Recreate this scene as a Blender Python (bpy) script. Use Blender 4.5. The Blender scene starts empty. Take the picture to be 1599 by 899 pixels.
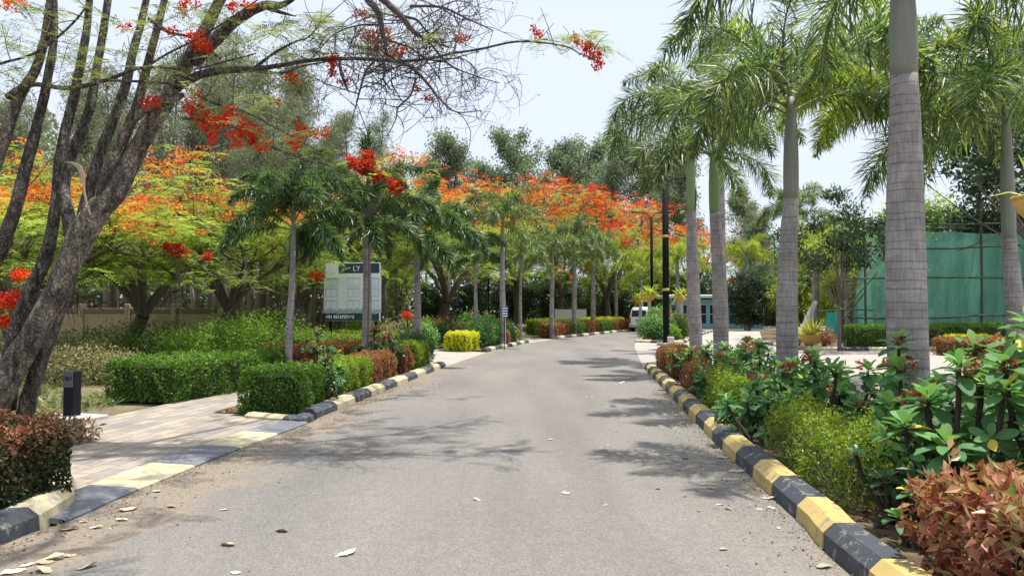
import bpy, math, random
import numpy as np
from mathutils import Vector, Matrix
R = math.radians
PI = math.pi
sc = bpy.context.scene
C = sc.collection

# ------------------------------------------------------------------ camera
F = 1160.0; HC = 1.6; PITCH = R(1.80)
cam = bpy.data.cameras.new("camera"); camo = bpy.data.objects.new("camera", cam); C.objects.link(camo)
cam.sensor_width = 36.0; cam.lens = 36.0 * F / 1599.0
cam.clip_start = 0.05; cam.clip_end = 2000
camo.location = (0, 0, HC); camo.rotation_euler = (R(90) + PITCH, 0, 0)
sc.camera = camo
# ------------------------------------------------------------------ light
SUN_EL = R(78); SUN_DIR = Vector((math.cos(SUN_EL) * 0.97, math.cos(SUN_EL) * 0.24, math.sin(SUN_EL)))
w = bpy.data.worlds.new("World"); sc.world = w; w.use_nodes = True
nt = w.node_tree; nt.nodes.clear()
sky = nt.nodes.new("ShaderNodeTexSky"); sky.sky_type = 'NISHITA'; sky.sun_disc = False
sky.sun_elevation = SUN_EL; sky.sun_rotation = math.atan2(SUN_DIR.x, SUN_DIR.y)
sky.air_density = 1.0; sky.dust_density = 7.0; sky.ozone_density = 1.2; sky.altitude = 600
bg = nt.nodes.new("ShaderNodeBackground"); bg.inputs[1].default_value = 0.15
wo = nt.nodes.new("ShaderNodeOutputWorld")
veil = nt.nodes.new("ShaderNodeMix"); veil.data_type = 'RGBA'; veil.inputs[0].default_value = .80   # thin high cloud veil
veil.inputs[7].default_value = (4.15, 4.50, 5.25, 1)
nt.links.new(sky.outputs[0], veil.inputs[6]); nt.links.new(veil.outputs[2], bg.inputs[0]); nt.links.new(bg.outputs[0], wo.inputs[0])
sun = bpy.data.lights.new("sun", 'SUN'); sun.energy = 4.3; sun.angle = R(0.6); sun.color = (1.0, 0.955, 0.88)
suno = bpy.data.objects.new("sun", sun); C.objects.link(suno)
suno.rotation_euler = SUN_DIR.to_track_quat('Z', 'Y').to_euler()
sc.view_settings.view_transform = 'Standard'; sc.view_settings.look = 'None'
sc.view_settings.gamma = 1.0; sc.view_settings.exposure = 0.60
sc.cycles.max_bounces = 8; sc.cycles.transparent_max_bounces = 24
sc.cycles.diffuse_bounces = 4; sc.cycles.glossy_bounces = 2; sc.cycles.transmission_bounces = 4

# ------------------------------------------------------------------ picture -> place
def ray(px, py):
    x = (px - 799.5) / F; y = (449.5 - py) / F
    c, s = math.cos(PITCH), math.sin(PITCH)
    return np.array([x, c - y * s, s + y * c])
def G(px, py, z=0.0):
    d = ray(px, py); t = (z - HC) / d[2]
    return np.array([d[0] * t, d[1] * t, z])
def W(px, py, Y):
    d = ray(px, py); t = Y / d[1]
    return np.array([d[0] * t, Y, HC + d[2] * t])

# ------------------------------------------------------------------ mesh helpers
def nrm(v):
    v = np.asarray(v, float); n = np.linalg.norm(v, axis=-1, keepdims=True); return v / np.maximum(n, 1e-9)

class MB:
    """collects quads (and triangles as index -1) into one mesh"""
    def __init__(s): s.v = []; s.q = []; s.t = []; s.m = []; s.n = 0; s.sm = []
    def add(s, v, q, tint=None, mat=0, smooth=False):
        v = np.asarray(v, float).reshape(-1, 3); q = np.asarray(q, int).reshape(-1, 4)
        k = len(q)
        s.v.append(v); s.q.append(q + s.n); s.n += len(v)
        if tint is None: tint = np.full(k, .5)
        s.t.append(np.broadcast_to(np.asarray(tint, float), (k,)).copy())
        s.m.append(np.full(k, mat, int)); s.sm.append(np.full(k, smooth, bool))
        return s
    def xf(s, M):
        s.v = [v @ np.array(M)[:3, :3].T + np.array(M)[:3, 3] for v in s.v]; return s
    def data(s): return np.vstack(s.v), np.vstack(s.q), np.concatenate(s.t), np.concatenate(s.m), np.concatenate(s.sm)
    def mesh(s, name, mats):
        v, q, t, m, sm = s.data()
        me = bpy.data.meshes.new(name)
        me.vertices.add(len(v)); me.vertices.foreach_set("co", v.astype(np.float32).ravel())
        me.loops.add(q.size); me.loops.foreach_set("vertex_index", q.astype(np.int32).ravel())
        me.polygons.add(len(q)); me.polygons.foreach_set("loop_start", np.arange(0, q.size, 4, dtype=np.int32))
        me.polygons.foreach_set("material_index", m.astype(np.int32))
        me.polygons.foreach_set("use_smooth", sm)
        a = me.attributes.new("tint", 'FLOAT', 'FACE'); a.data.foreach_set("value", t.astype(np.float32))
        me.update(calc_edges=True)
        if not isinstance(mats, (list, tuple)): mats = [mats]
        for x in mats: me.materials.append(x)
        return me
    def build(s, name, mats, parent=None, loc=None):
        o = bpy.data.objects.new(name, s.mesh(name, mats)); C.objects.link(o)
        if parent is not None: o.parent = parent
        if loc is not None: o.location = loc
        return o

def tag(o, label=None, cat=None, group=None, kind=None):
    if label: o["label"] = label
    if cat: o["category"] = cat
    if group: o["group"] = group
    if kind: o["kind"] = kind
    return o
def thing(name, label, cat, loc=(0, 0, 0), rz=0, group=None):
    o = bpy.data.objects.new(name, None); C.objects.link(o); o.location = loc; o.rotation_euler = (0, 0, rz)
    o.empty_display_size = .2
    return tag(o, label, cat, group)
def copy_tree(o, parent=None):
    c = o.copy(); C.objects.link(c); c.parent = parent
    for ch in list(o.children): copy_tree(ch, c)
    return c

def tube(path, rad, sides=8, cap=True, rough=0.0, rng=None, smooth=True):
    P = np.asarray(path, float); n = len(P); rad = np.broadcast_to(np.asarray(rad, float), (n,))
    T = np.gradient(P, axis=0); T = nrm(T)
    a = np.array([0, 0, 1.0]) if abs(T[0][2]) < .9 else np.array([1.0, 0, 0])
    U = nrm(np.cross(T[0], a)); Us = []
    for i in range(n):
        U = nrm(U - T[i] * np.dot(U, T[i])); Us.append(U)
    Us = np.array(Us); Vs = np.cross(T, Us)
    th = np.arange(sides) / sides * 2 * PI
    rr = rad[:, None] * np.ones((n, sides))
    if rough and rng is not None:
        k = np.arange(n)[:, None]
        f = np.zeros((n, sides))
        for _ in range(5):
            a1, a2 = rng.integers(1, 7), rng.uniform(.2, 1.6); ph = rng.uniform(0, 6.28)
            f += np.sin(th[None, :] * a1 + k * a2 + ph) * rng.uniform(.4, 1) / a1 ** .5
        rr = rr * (1 + rough * f * .5 + rough * .4 * rng.normal(size=(n, sides)))
    V = P[:, None, :] + rr[:, :, None] * (np.cos(th)[None, :, None] * Us[:, None, :] + np.sin(th)[None, :, None] * Vs[:, None, :])
    V = V.reshape(-1, 3)
    i = np.arange(n - 1)[:, None] * sides; j = np.arange(sides)[None, :]; jn = (j + 1) % sides
    Q = np.stack([i + j, i + jn, i + sides + jn, i + sides + j], -1).reshape(-1, 4)
    if cap and sides % 2 == 0:
        for b in (0, (n - 1) * sides):
            for k in range(sides // 2 - 1):
                x = [b + k, b + k + 1, b + sides - 2 - k, b + sides - 1 - k]
                if b == 0: x = x[::-1]
                Q = np.vstack([Q, [x]])
    return V, Q
def smooth_path(pts, n):
    """Catmull-Rom through points"""
    P = np.asarray(pts, float)
    if len(P) < 3:
        t = np.linspace(0, 1, n)[:, None]; return P[0] * (1 - t) + P[-1] * t
    P = np.vstack([2 * P[0] - P[1], P, 2 * P[-1] - P[-2]])
    m = len(P) - 3; out = []
    for s in np.linspace(0, m - 1e-6, n):
        i = int(s); t = s - i; a, b, c, d = P[i:i + 4]
        out.append(.5 * ((2 * b) + (c - a) * t + (2 * a - 5 * b + 4 * c - d) * t * t + (-a + 3 * b - 3 * c + d) * t ** 3))
    return np.array(out)
def resample(P, step):
    P = np.asarray(P, float); d = np.r_[0, np.cumsum(np.linalg.norm(np.diff(P, axis=0), axis=1))]
    n = max(2, int(round(d[-1] / step)) + 1); s = np.linspace(0, d[-1], n)
    return np.stack([np.interp(s, d, P[:, k]) for k in range(P.shape[1])], 1), s
def box(mb, c, size, rz=0, tint=.5, mat=0, taper=0, bev=0.0, R3=None):
    sx, sy, sz = np.array(size) / 2.0
    if bev <= 0:
        v = np.array([[x * sx * (1 - taper * (z > 0)), y * sy * (1 - taper * (z > 0)), z * sz] for z in (-1, 1) for x, y in ((-1, -1), (1, -1), (1, 1), (-1, 1))])
        q = [[3, 2, 1, 0], [4, 5, 6, 7], [0, 1, 5, 4], [1, 2, 6, 5], [2, 3, 7, 6], [3, 0, 4, 7]]
    else:
        b = min(bev, sx * .9, sy * .9, sz * .9); v = []; q = []
        def ring(ix, iy, z):
            return [[x, y, z] for x, y in ((-ix + 0, -iy + b), (-ix + b, -iy), (ix - b, -iy), (ix, -iy + b), (ix, iy - b), (ix - b, iy), (-ix + b, iy), (-ix, iy - b))]
        def ring2(d, z):
            ix, iy = sx - d, sy - d; c_ = max(b - d, .0005)
            return [[x, y, z] for x, y in ((-ix, -iy + c_), (-ix + c_, -iy), (ix - c_, -iy), (ix, -iy + c_), (ix, iy - c_), (ix - c_, iy), (-ix + c_, iy), (-ix, iy - c_))]
        rings = [ring2(b * .98, -sz), ring2(0, -sz + b), ring2(0, sz - b), ring2(b * .98, sz)]
        v = np.array(sum(rings, []))
        for r in range(3):
            for k in range(8): q.append([r * 8 + k, r * 8 + (k + 1) % 8, r * 8 + 8 + (k + 1) % 8, r * 8 + 8 + k])
        for bb, rev in ((0, True), (24, False)):
            for x in ([0, 1, 2, 3], [0, 3, 4, 7], [4, 5, 6, 7]):
                y = [bb + k for k in x]; q.append(y[::-1] if rev else y)
    cz, s_ = math.cos(rz), math.sin(rz); M = np.array([[cz, -s_, 0], [s_, cz, 0], [0, 0, 1]])
    if R3 is not None: M = M @ np.array(R3)
    mb.add(v @ M.T + np.array(c), q, tint, mat)
    return mb

# leaf primitives (all vectorised)
def rnd_dir(rng, n):
    v = rng.normal(size=(n, 3)); return nrm(v)
def cards(P, D, N, L, Wd, fold=.25, wpos=.5):
    P = np.asarray(P); D = nrm(D); S = nrm(np.cross(D, N)); N = np.cross(S, D)
    L = np.broadcast_to(L, (len(P),))[:, None]; Wd = np.broadcast_to(Wd, (len(P),))[:, None]
    a = P; b = P + D * L * wpos + S * Wd / 2 + N * Wd * fold; c = P + D * L; d = P + D * L * wpos - S * Wd / 2 + N * Wd * fold
    V = np.stack([a, b, c, d], 1).reshape(-1, 3)
    return V, np.arange(len(P) * 4).reshape(-1, 4)
def strips(P, D, L, Wd, droop, N=None):
    P = np.asarray(P); D = nrm(D); n = len(P)
    if N is None: N = np.tile([0, 0, 1.0], (n, 1))
    S = nrm(np.cross(D, N) + 1e-5)
    L = np.broadcast_to(L, (n,))[:, None]; Wd = np.broadcast_to(Wd, (n,))[:, None]; dr = np.broadcast_to(droop, (n,))[:, None]
    dn = np.array([0, 0, -1.0])
    m = P + D * L * .5 + dn * dr * L * .25; t = P + D * L * .92 + dn * dr * L
    V = np.stack([P - S * Wd * .25, P + S * Wd * .25, m - S * Wd * .5, m + S * Wd * .5, t - S * Wd * .06, t + S * Wd * .06], 1).reshape(-1, 3)
    b = np.arange(n)[:, None] * 6
    Q = np.concatenate([b + [0, 1, 3, 2], b + [2, 3, 5, 4]], 1).reshape(-1, 4)
    return V, Q
LT = np.array([0, .12, .35, .62, .85, .97]); LW = np.array([.10, .30, .78, 1.0, .72, .18])
def big_leaves(P, D, U, L, Wd, curl, cup=.18):
    P = np.asarray(P); D = nrm(D); S = nrm(np.cross(D, U)); U = np.cross(S, D); n = len(P)
    L = np.broadcast_to(L, (n,)); Wd = np.broadcast_to(Wd, (n,)); curl = np.broadcast_to(curl, (n,))
    k = len(LT)
    V = np.zeros((n, k, 3, 3))
    for i, (t, wv) in enumerate(zip(LT, LW)):
        c = P + D * (L * t)[:, None] - U * (curl * L * t * t)[:, None]
        V[:, i, 1] = c
        V[:, i, 0] = c - S * (Wd * wv / 2)[:, None] + U * (Wd * wv * cup)[:, None]
        V[:, i, 2] = c + S * (Wd * wv / 2)[:, None] + U * (Wd * wv * cup)[:, None]
    b = (np.arange(n) * k * 3)[:, None]
    Q = []
    for i in range(k - 1):
        Q.append(b + [i * 3, i * 3 + 1, i * 3 + 4, i * 3 + 3]); Q.append(b + [i * 3 + 1, i * 3 + 2, i * 3 + 5, i * 3 + 4])
    return V.reshape(-1, 3), np.stack(Q, 1).reshape(-1, 4), (k - 1) * 2

# ------------------------------------------------------------------ material helpers
def newmat(name):
    m = bpy.data.materials.new(name); m.use_nodes = True; t = m.node_tree; t.nodes.clear(); return m, t
def N_(t, typ, **kw):
    n = t.nodes.new(typ)
    for k, v in kw.items():
        if k in n.inputs: n.inputs[k].default_value = v
        else: setattr(n, k, v)
    return n
def ramp(t, fac, stops, interp='LINEAR'):
    r = t.nodes.new("ShaderNodeValToRGB"); e = r.color_ramp.elements; r.color_ramp.interpolation = interp
    e[0].position = stops[0][0]; e[0].color = (*stops[0][1], 1); e[1].position = stops[-1][0]; e[1].color = (*stops[-1][1], 1)
    for p, c in stops[1:-1]:
        x = e.new(p); x.color = (*c, 1)
    t.links.new(fac, r.inputs[0]); return r
def mixc(t, fac, a, b, typ='MIX'):
    m = t.nodes.new("ShaderNodeMix"); m.data_type = 'RGBA'; m.blend_type = typ
    for s, v in ((0, fac), (6, a), (7, b)):
        if hasattr(v, 'links') or isinstance(v, bpy.types.NodeSocket): t.links.new(v, m.inputs[s])
        elif s == 0: m.inputs[0].default_value = v
        else: m.inputs[s].default_value = (*v, 1)
    return m.outputs[2]
def noise(t, scale, detail=4, rough=.55, coord='Object', stretch=None, dist=0, off=0):
    tc = t.nodes.new("ShaderNodeTexCoord"); n = N_(t, "ShaderNodeTexNoise", Scale=scale, Detail=detail, Roughness=rough, Distortion=dist)
    src = tc.outputs[coord]
    mp = t.nodes.new("ShaderNodeMapping"); mp.inputs['Scale'].default_value = stretch or (1, 1, 1)
    mp.inputs['Location'].default_value = (off, off * 1.3, 0)
    t.links.new(src, mp.inputs[0]); t.links.new(mp.outputs[0], n.inputs['Vector'])
    return n.outputs[0]
def pbr(t, col, rough=.7, bump=None, bstr=.3, bdist=.01, spec=.4, metal=0):
    p = t.nodes.new("ShaderNodeBsdfPrincipled"); o = t.nodes.new("ShaderNodeOutputMaterial")
    if isinstance(col, bpy.types.NodeSocket): t.links.new(col, p.inputs['Base Color'])
    else: p.inputs['Base Color'].default_value = (*col, 1)
    if isinstance(rough, bpy.types.NodeSocket): t.links.new(rough, p.inputs['Roughness'])
    else: p.inputs['Roughness'].default_value = rough
    p.inputs['Specular IOR Level'].default_value = spec; p.inputs['Metallic'].default_value = metal
    if bump is not None:
        b = N_(t, "ShaderNodeBump", Strength=bstr, Distance=bdist); t.links.new(bump, b.inputs['Height']); t.links.new(b.outputs[0], p.inputs['Normal'])
    t.links.new(p.outputs[0], o.inputs[0]); return p
def plain(name, col, rough=.6, var=.15, scale=6, metal=0, spec=.4, bump=0):
    m, t = newmat(name); n = noise(t, scale)
    c = mixc(t, n, tuple(x * (1 - var) for x in col), tuple(min(1, x * (1 + var)) for x in col))
    pbr(t, c, rough, n if bump else None, bump, .01, spec, metal); return m
def leafmat(name, stops, trans=.35, rough=.42, objvar=.12, spec=.35, tscale=(1.25, 1.35, .7)):
    m, t = newmat(name)
    at = N_(t, "ShaderNodeAttribute", attribute_name="tint"); oi = t.nodes.new("ShaderNodeObjectInfo")
    c = ramp(t, at.outputs['Fac'], stops).outputs[0]
    nz = noise(t, 1.1, 3); c = mixc(t, .35, c, mixc(t, nz, (.35, .35, .35), (1.0, 1.0, .9)), 'OVERLAY')
    hs = t.nodes.new("ShaderNodeHueSaturation"); ma = t.nodes.new("ShaderNodeMapRange")
    ma.inputs[3].default_value = 1 - objvar; ma.inputs[4].default_value = 1 + objvar
    t.links.new(oi.outputs['Random'], ma.inputs[0]); t.links.new(ma.outputs[0], hs.inputs['Value']); t.links.new(c, hs.inputs['Color'])
    c = hs.outputs[0]
    p = t.nodes.new("ShaderNodeBsdfPrincipled"); t.links.new(c, p.inputs['Base Color']); p.inputs['Roughness'].default_value = rough
    p.inputs['Specular IOR Level'].default_value = spec
    tr = t.nodes.new("ShaderNodeBsdfTranslucent"); c2 = mixc(t, 1.0, c, tscale, 'MULTIPLY'); t.links.new(c2, tr.inputs[0])
    mx = t.nodes.new("ShaderNodeMixShader"); mx.inputs[0].default_value = trans
    t.links.new(p.outputs[0], mx.inputs[1]); t.links.new(tr.outputs[0], mx.inputs[2])
    o = t.nodes.new("ShaderNodeOutputMaterial"); t.links.new(mx.outputs[0], o.inputs[0]); return m

M = {}
M['palm_leaf'] = leafmat('palm_leaf', [(0, (.024, .052, .028)), (.42, (.075, .13, .052)), (.72, (.21, .27, .085)), (1, (.50, .50, .14))], .45, .42, spec=.6, objvar=.22)  # dark base with a bright end that paints in glints on the leaflets
M['palm_leaf_yellow'] = leafmat('palm_leaf_yellow', [(0, (.12, .18, .03)), (.5, (.27, .33, .055)), (1, (.50, .50, .08))], .52, .42)
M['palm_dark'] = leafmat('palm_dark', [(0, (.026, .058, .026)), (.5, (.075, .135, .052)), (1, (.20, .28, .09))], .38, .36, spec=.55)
M['flame_leaf'] = leafmat('flame_leaf', [(0, (.12, .185, .05)), (.5, (.235, .315, .08)), (1, (.40, .43, .12))], .52, .5)
M['flame_leaf_near'] = leafmat('flame_leaf_near', [(0, (.12, .15, .065)), (.5, (.22, .26, .115)), (1, (.36, .37, .18))], .42, .5)
M['flower'] = leafmat('flame_flower', [(0, (.50, .025, .012)), (.45, (.74, .055, .015)), (.75, (.82, .15, .02)), (1, (.85, .36, .05))], .4, .5, tscale=(1.1, .9, .8))
M['flower_orange'] = leafmat('flame_flower_orange', [(0, (.60, .06, .015)), (.4, (.78, .17, .025)), (.8, (.80, .30, .04)), (1, (.72, .45, .08))], .4, .5, tscale=(1.1, .9, .8))
M['wood_leaf'] = leafmat('casuarina_leaf', [(0, (.10, .12, .080)), (.5, (.18, .20, .135)), (1, (.30, .32, .21))], .3, .6)
M['euca_leaf'] = leafmat('eucalyptus_leaf', [(0, (.10, .13, .09)), (.5, (.18, .22, .15)), (1, (.32, .36, .24))], .3, .5)  # distance haze put into the colour: leaves paled
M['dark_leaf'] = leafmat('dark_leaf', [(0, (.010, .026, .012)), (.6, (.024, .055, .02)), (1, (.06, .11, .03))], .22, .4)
M['mid_leaf'] = leafmat('mid_leaf', [(0, (.04, .08, .02)), (.5, (.09, .16, .035)), (1, (.2, .27, .06))], .35, .45)
M['bright_leaf'] = leafmat('bright_leaf', [(0, (.07, .15, .02)), (.5, (.14, .26, .035)), (1, (.26, .38, .06))], .4, .45)
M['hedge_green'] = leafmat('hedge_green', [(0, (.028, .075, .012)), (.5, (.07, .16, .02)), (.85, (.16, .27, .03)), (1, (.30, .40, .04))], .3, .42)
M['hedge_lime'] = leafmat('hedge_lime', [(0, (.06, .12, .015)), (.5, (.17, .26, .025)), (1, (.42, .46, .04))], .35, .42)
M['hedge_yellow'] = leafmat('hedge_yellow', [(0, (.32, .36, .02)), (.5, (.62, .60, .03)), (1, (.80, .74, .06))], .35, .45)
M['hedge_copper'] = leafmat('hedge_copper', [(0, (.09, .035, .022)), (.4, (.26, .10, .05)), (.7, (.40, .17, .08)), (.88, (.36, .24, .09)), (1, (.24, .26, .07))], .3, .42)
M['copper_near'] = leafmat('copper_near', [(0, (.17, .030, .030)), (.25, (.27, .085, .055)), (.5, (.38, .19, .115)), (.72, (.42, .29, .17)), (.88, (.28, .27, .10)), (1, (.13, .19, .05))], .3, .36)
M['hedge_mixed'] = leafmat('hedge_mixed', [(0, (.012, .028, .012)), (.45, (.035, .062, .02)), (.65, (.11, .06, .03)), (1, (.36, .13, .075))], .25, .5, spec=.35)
M['euphorbia'] = leafmat('euphorbia_leaf', [(0, (.045, .12, .05)), (.5, (.11, .24, .09)), (.85, (.20, .36, .10)), (.96, (.36, .43, .09)), (1, (.60, .48, .10))], .32, .58, spec=.3)
M['euphorbia_dark'] = leafmat('shrub_dark', [(0, (.016, .045, .018)), (.6, (.045, .11, .035)), (1, (.12, .22, .06))], .25, .38, spec=.5)
M['bract'] = leafmat('red_bract', [(0, (.12, .02, .018)), (.5, (.27, .045, .038)), (1, (.42, .15, .09))], .3, .45, tscale=(1.1, .9, .8))
M['bract_pale'] = leafmat('salmon_bract', [(0, (.30, .08, .05)), (.5, (.46, .17, .10)), (1, (.52, .30, .15))], .3, .45, tscale=(1.1, .9, .8))
M['agave'] = leafmat('agave_leaf', [(0, (.30, .36, .07)), (.6, (.62, .60, .14)), (1, (.74, .70, .26))], .25, .4)
M['grass'] = leafmat('dry_grass', [(0, (.09, .12, .035)), (.5, (.24, .22, .11)), (1, (.38, .34, .2))], .3, .6)
M['litter'] = leafmat('leaf_litter', [(0, (.10, .06, .035)), (.5, (.26, .17, .10)), (1, (.45, .36, .25))], .1, .7)
M['fallen'] = leafmat('fallen_leaf', [(0, (.34, .27, .19)), (.5, (.52, .44, .33)), (1, (.64, .58, .46))], .1, .65, objvar=.35)
M['twig'] = plain('twig', (.10, .078, .055), .9, .4, 30)
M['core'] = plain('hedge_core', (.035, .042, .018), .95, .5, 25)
M['bare'] = plain('bare_twig', (.10, .082, .074), .9, .35, 14)
M['pole_black'] = plain('black_metal', (.008, .008, .009), .75, .2, spec=.12)
M['pole_yellow'] = plain('yellow_metal', (.55, .42, .09), .55)
M['concrete'] = plain('concrete', (.45, .43, .40), .85, .2, 9, bump=.2)
M['white_paint'] = plain('white_paint', (.82, .84, .85), .5, .06, 3)
M['bowl'] = plain('yellow_bowl', (.60, .38, .09), .55, .12, 8)
M['terracotta'] = plain('ochre_pot', (.52, .32, .10), .6, .15, 8)
M['glass'] = plain('dark_glass', (.03, .035, .04), .12, .2, 3, spec=.8)
M['rubber'] = plain('rubber', (.015, .015, .015), .8)
M['bamboo'] = plain('scaffold_pole', (.075, .075, .05), .85, .35, 10)

def barkmat(name, c1, c2, c3, sc_=6, stretch=(1, 1, .25), bstr=.9, patch=.55, bdist=.03):
    m, t = newmat(name)
    a = noise(t, sc_ * 2.2, 7, .68, stretch=stretch, dist=.8); b = noise(t, sc_ * 1.0, 5, .65, stretch=(1, 1, .3), off=3); f = noise(t, sc_ * 9, 4, .7, stretch=stretch)
    c = ramp(t, a, [(.36, c1), (.62, c2)]).outputs[0]
    pm = ramp(t, b, [(patch - .03, (0, 0, 0)), (patch + .05, (1, 1, 1))]).outputs[0]
    c = mixc(t, pm, c, mixc(t, f, tuple(x * .65 for x in c3), c3))
    cr = ramp(t, f, [(.3, (.5, .5, .5)), (.55, (1, 1, 1))]).outputs[0]; c = mixc(t, .7, c, cr, 'MULTIPLY')
    tcv = t.nodes.new("ShaderNodeTexCoord"); mpv = t.nodes.new("ShaderNodeMapping"); mpv.inputs['Scale'].default_value = (1, 1, .13); t.links.new(tcv.outputs['Object'], mpv.inputs[0])
    wob = t.nodes.new("ShaderNodeMix"); wob.data_type = 'VECTOR'; wob.inputs[0].default_value = .22; t.links.new(mpv.outputs[0], wob.inputs[4]); nzv = N_(t, "ShaderNodeTexNoise", Scale=sc_ * 1.2, Detail=4.0); t.links.new(tcv.outputs['Object'], nzv.inputs['Vector']); t.links.new(nzv.outputs['Color'], wob.inputs[5])
    vc = N_(t, "ShaderNodeTexVoronoi", Scale=sc_ * 3.2); vc.feature = 'DISTANCE_TO_EDGE'; t.links.new(wob.outputs[1], vc.inputs['Vector'])
    ck = ramp(t, vc.outputs[0], [(0, (.30, .29, .28)), (.07, (.75, .75, .75)), (.22, (1, 1, 1))]).outputs[0]; c = mixc(t, .55, c, ck, 'MULTIPLY')
    h = t.nodes.new("ShaderNodeMath"); h.operation = 'MULTIPLY_ADD'; h.inputs[1].default_value = .35
    t.links.new(f, h.inputs[0]); t.links.new(a, h.inputs[2])
    h2 = t.nodes.new('ShaderNodeMath'); h2.operation = 'ADD'; t.links.new(h.outputs[0], h2.inputs[0]); t.links.new(ck, h2.inputs[1])
    pbr(t, c, .92, h2.outputs[0], bstr, bdist, .2); return m
M['bark_flame'] = barkmat('bark_flame', (.10, .085, .075), (.37, .32, .275), (.62, .53, .43), 7, (1, 1, .13), 1.0, .50, .06)
M['bark_flame_dark'] = barkmat('bark_flame_dark', (.055, .048, .044), (.25, .22, .20), (.46, .42, .37), 6, (1, 1, .3), 1.0, .57, .04)
M['bark_grey'] = barkmat('bark_grey', (.09, .08, .07), (.24, .22, .195), (.36, .34, .30), 5, (1, 1, .25), .5, .6)
M['bark_far'] = plain('bark_far', (.13, .105, .085), .9, .4, 4)
M['bark_pale_far'] = plain('bark_pale_far', (.24, .21, .185), .9, .35, 3)
M['peeled'] = plain('peeled_bark', (.50, .42, .31), .8, .25, 12, bump=.3)
M['spiny_stem'] = barkmat('spiny_stem', (.05, .038, .03), (.16, .13, .10), (.22, .19, .15), 30, (1, 1, .6), .8, .6, .01)

def palm_trunk_mat():
    m, t = newmat('palm_trunk')
    tc = t.nodes.new("ShaderNodeTexCoord"); sp = t.nodes.new("ShaderNodeSeparateXYZ"); t.links.new(tc.outputs['Object'], sp.inputs[0])
    n1 = noise(t, 1.3, 3, .5, stretch=(1.2, 1.2, 1.2)); n2 = noise(t, 1.0, 2, .5, stretch=(.05, .05, 5.0))
    def math_(op, a, b):
        k = t.nodes.new("ShaderNodeMath"); k.operation = op
        for i, x in enumerate((a, b)):
            if isinstance(x, bpy.types.NodeSocket): t.links.new(x, k.inputs[i])
            elif x is not None: k.inputs[i].default_value = x
        return k.outputs[0]
    z = math_('ADD', sp.outputs[2], math_('MULTIPLY', n1, .09)); z = math_('ADD', z, math_('MULTIPLY', n2, .26))
    fr = math_('FRACT', math_('MULTIPLY', z, 9.5), None)
    ring = ramp(t, fr, [(0, (0, 0, 0)), (.05, (.15, .15, .15)), (.11, (1, 1, 1)), (.93, (1, 1, 1)), (1, (0, 0, 0))]).outputs[0]
    fib = noise(t, 42, 5, .7, stretch=(1, 1, .10)); blot = noise(t, 2.6, 5, .62); big = noise(t, .8, 3, off=7)
    hz = noise(t, 30, 3, .6, stretch=(.3, .3, 2.5))
    c = ramp(t, blot, [(.28, (.20, .18, .172)), (.5, (.34, .312, .298)), (.72, (.48, .445, .42))]).outputs[0]
    c = mixc(t, .55, c, ramp(t, fib, [(.34, (.42, .40, .40)), (.6, (1, 1, 1))]).outputs[0], 'MULTIPLY')
    c = mixc(t, .35, c, ramp(t, hz, [(.35, (.6, .58, .58)), (.6, (1, 1, 1))]).outputs[0], 'MULTIPLY')
    rg = mixc(t, big, ring, (1, 1, 1)); rg = mixc(t, .5, ring, rg)
    c = mixc(t, .42, c, rg, 'MULTIPLY')
    h = math_('ADD', math_('MULTIPLY', ring, .8), math_('MULTIPLY', fib, .5))
    pbr(t, c, .85, h, .55, .012, .25); return m
M['palm_trunk'] = palm_trunk_mat()
def shaft_mat(name, c1, c2):
    m, t = newmat(name); a = noise(t, 2.0, 4, .6, stretch=(1, 1, .5)); f = noise(t, 40, 3, .6, stretch=(1, 1, .06))
    c = mixc(t, a, c1, c2); c = mixc(t, .35, c, ramp(t, f, [(.3, (.6, .6, .6)), (.6, (1, 1, 1))]).outputs[0], 'MULTIPLY')
    pbr(t, c, .55, f, .15, .01, .4); return m
M['shaft'] = shaft_mat('crownshaft', (.14, .165, .12), (.27, .28, .235))
M['shaft_green'] = shaft_mat('crownshaft_green', (.13, .20, .08), (.25, .33, .15))
M['sheath'] = plain('dry_sheath', (.20, .13, .055), .75, .3, 9)
M['rachis'] = plain('frond_rib', (.15, .20, .07), .5, .2, 6)

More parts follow.
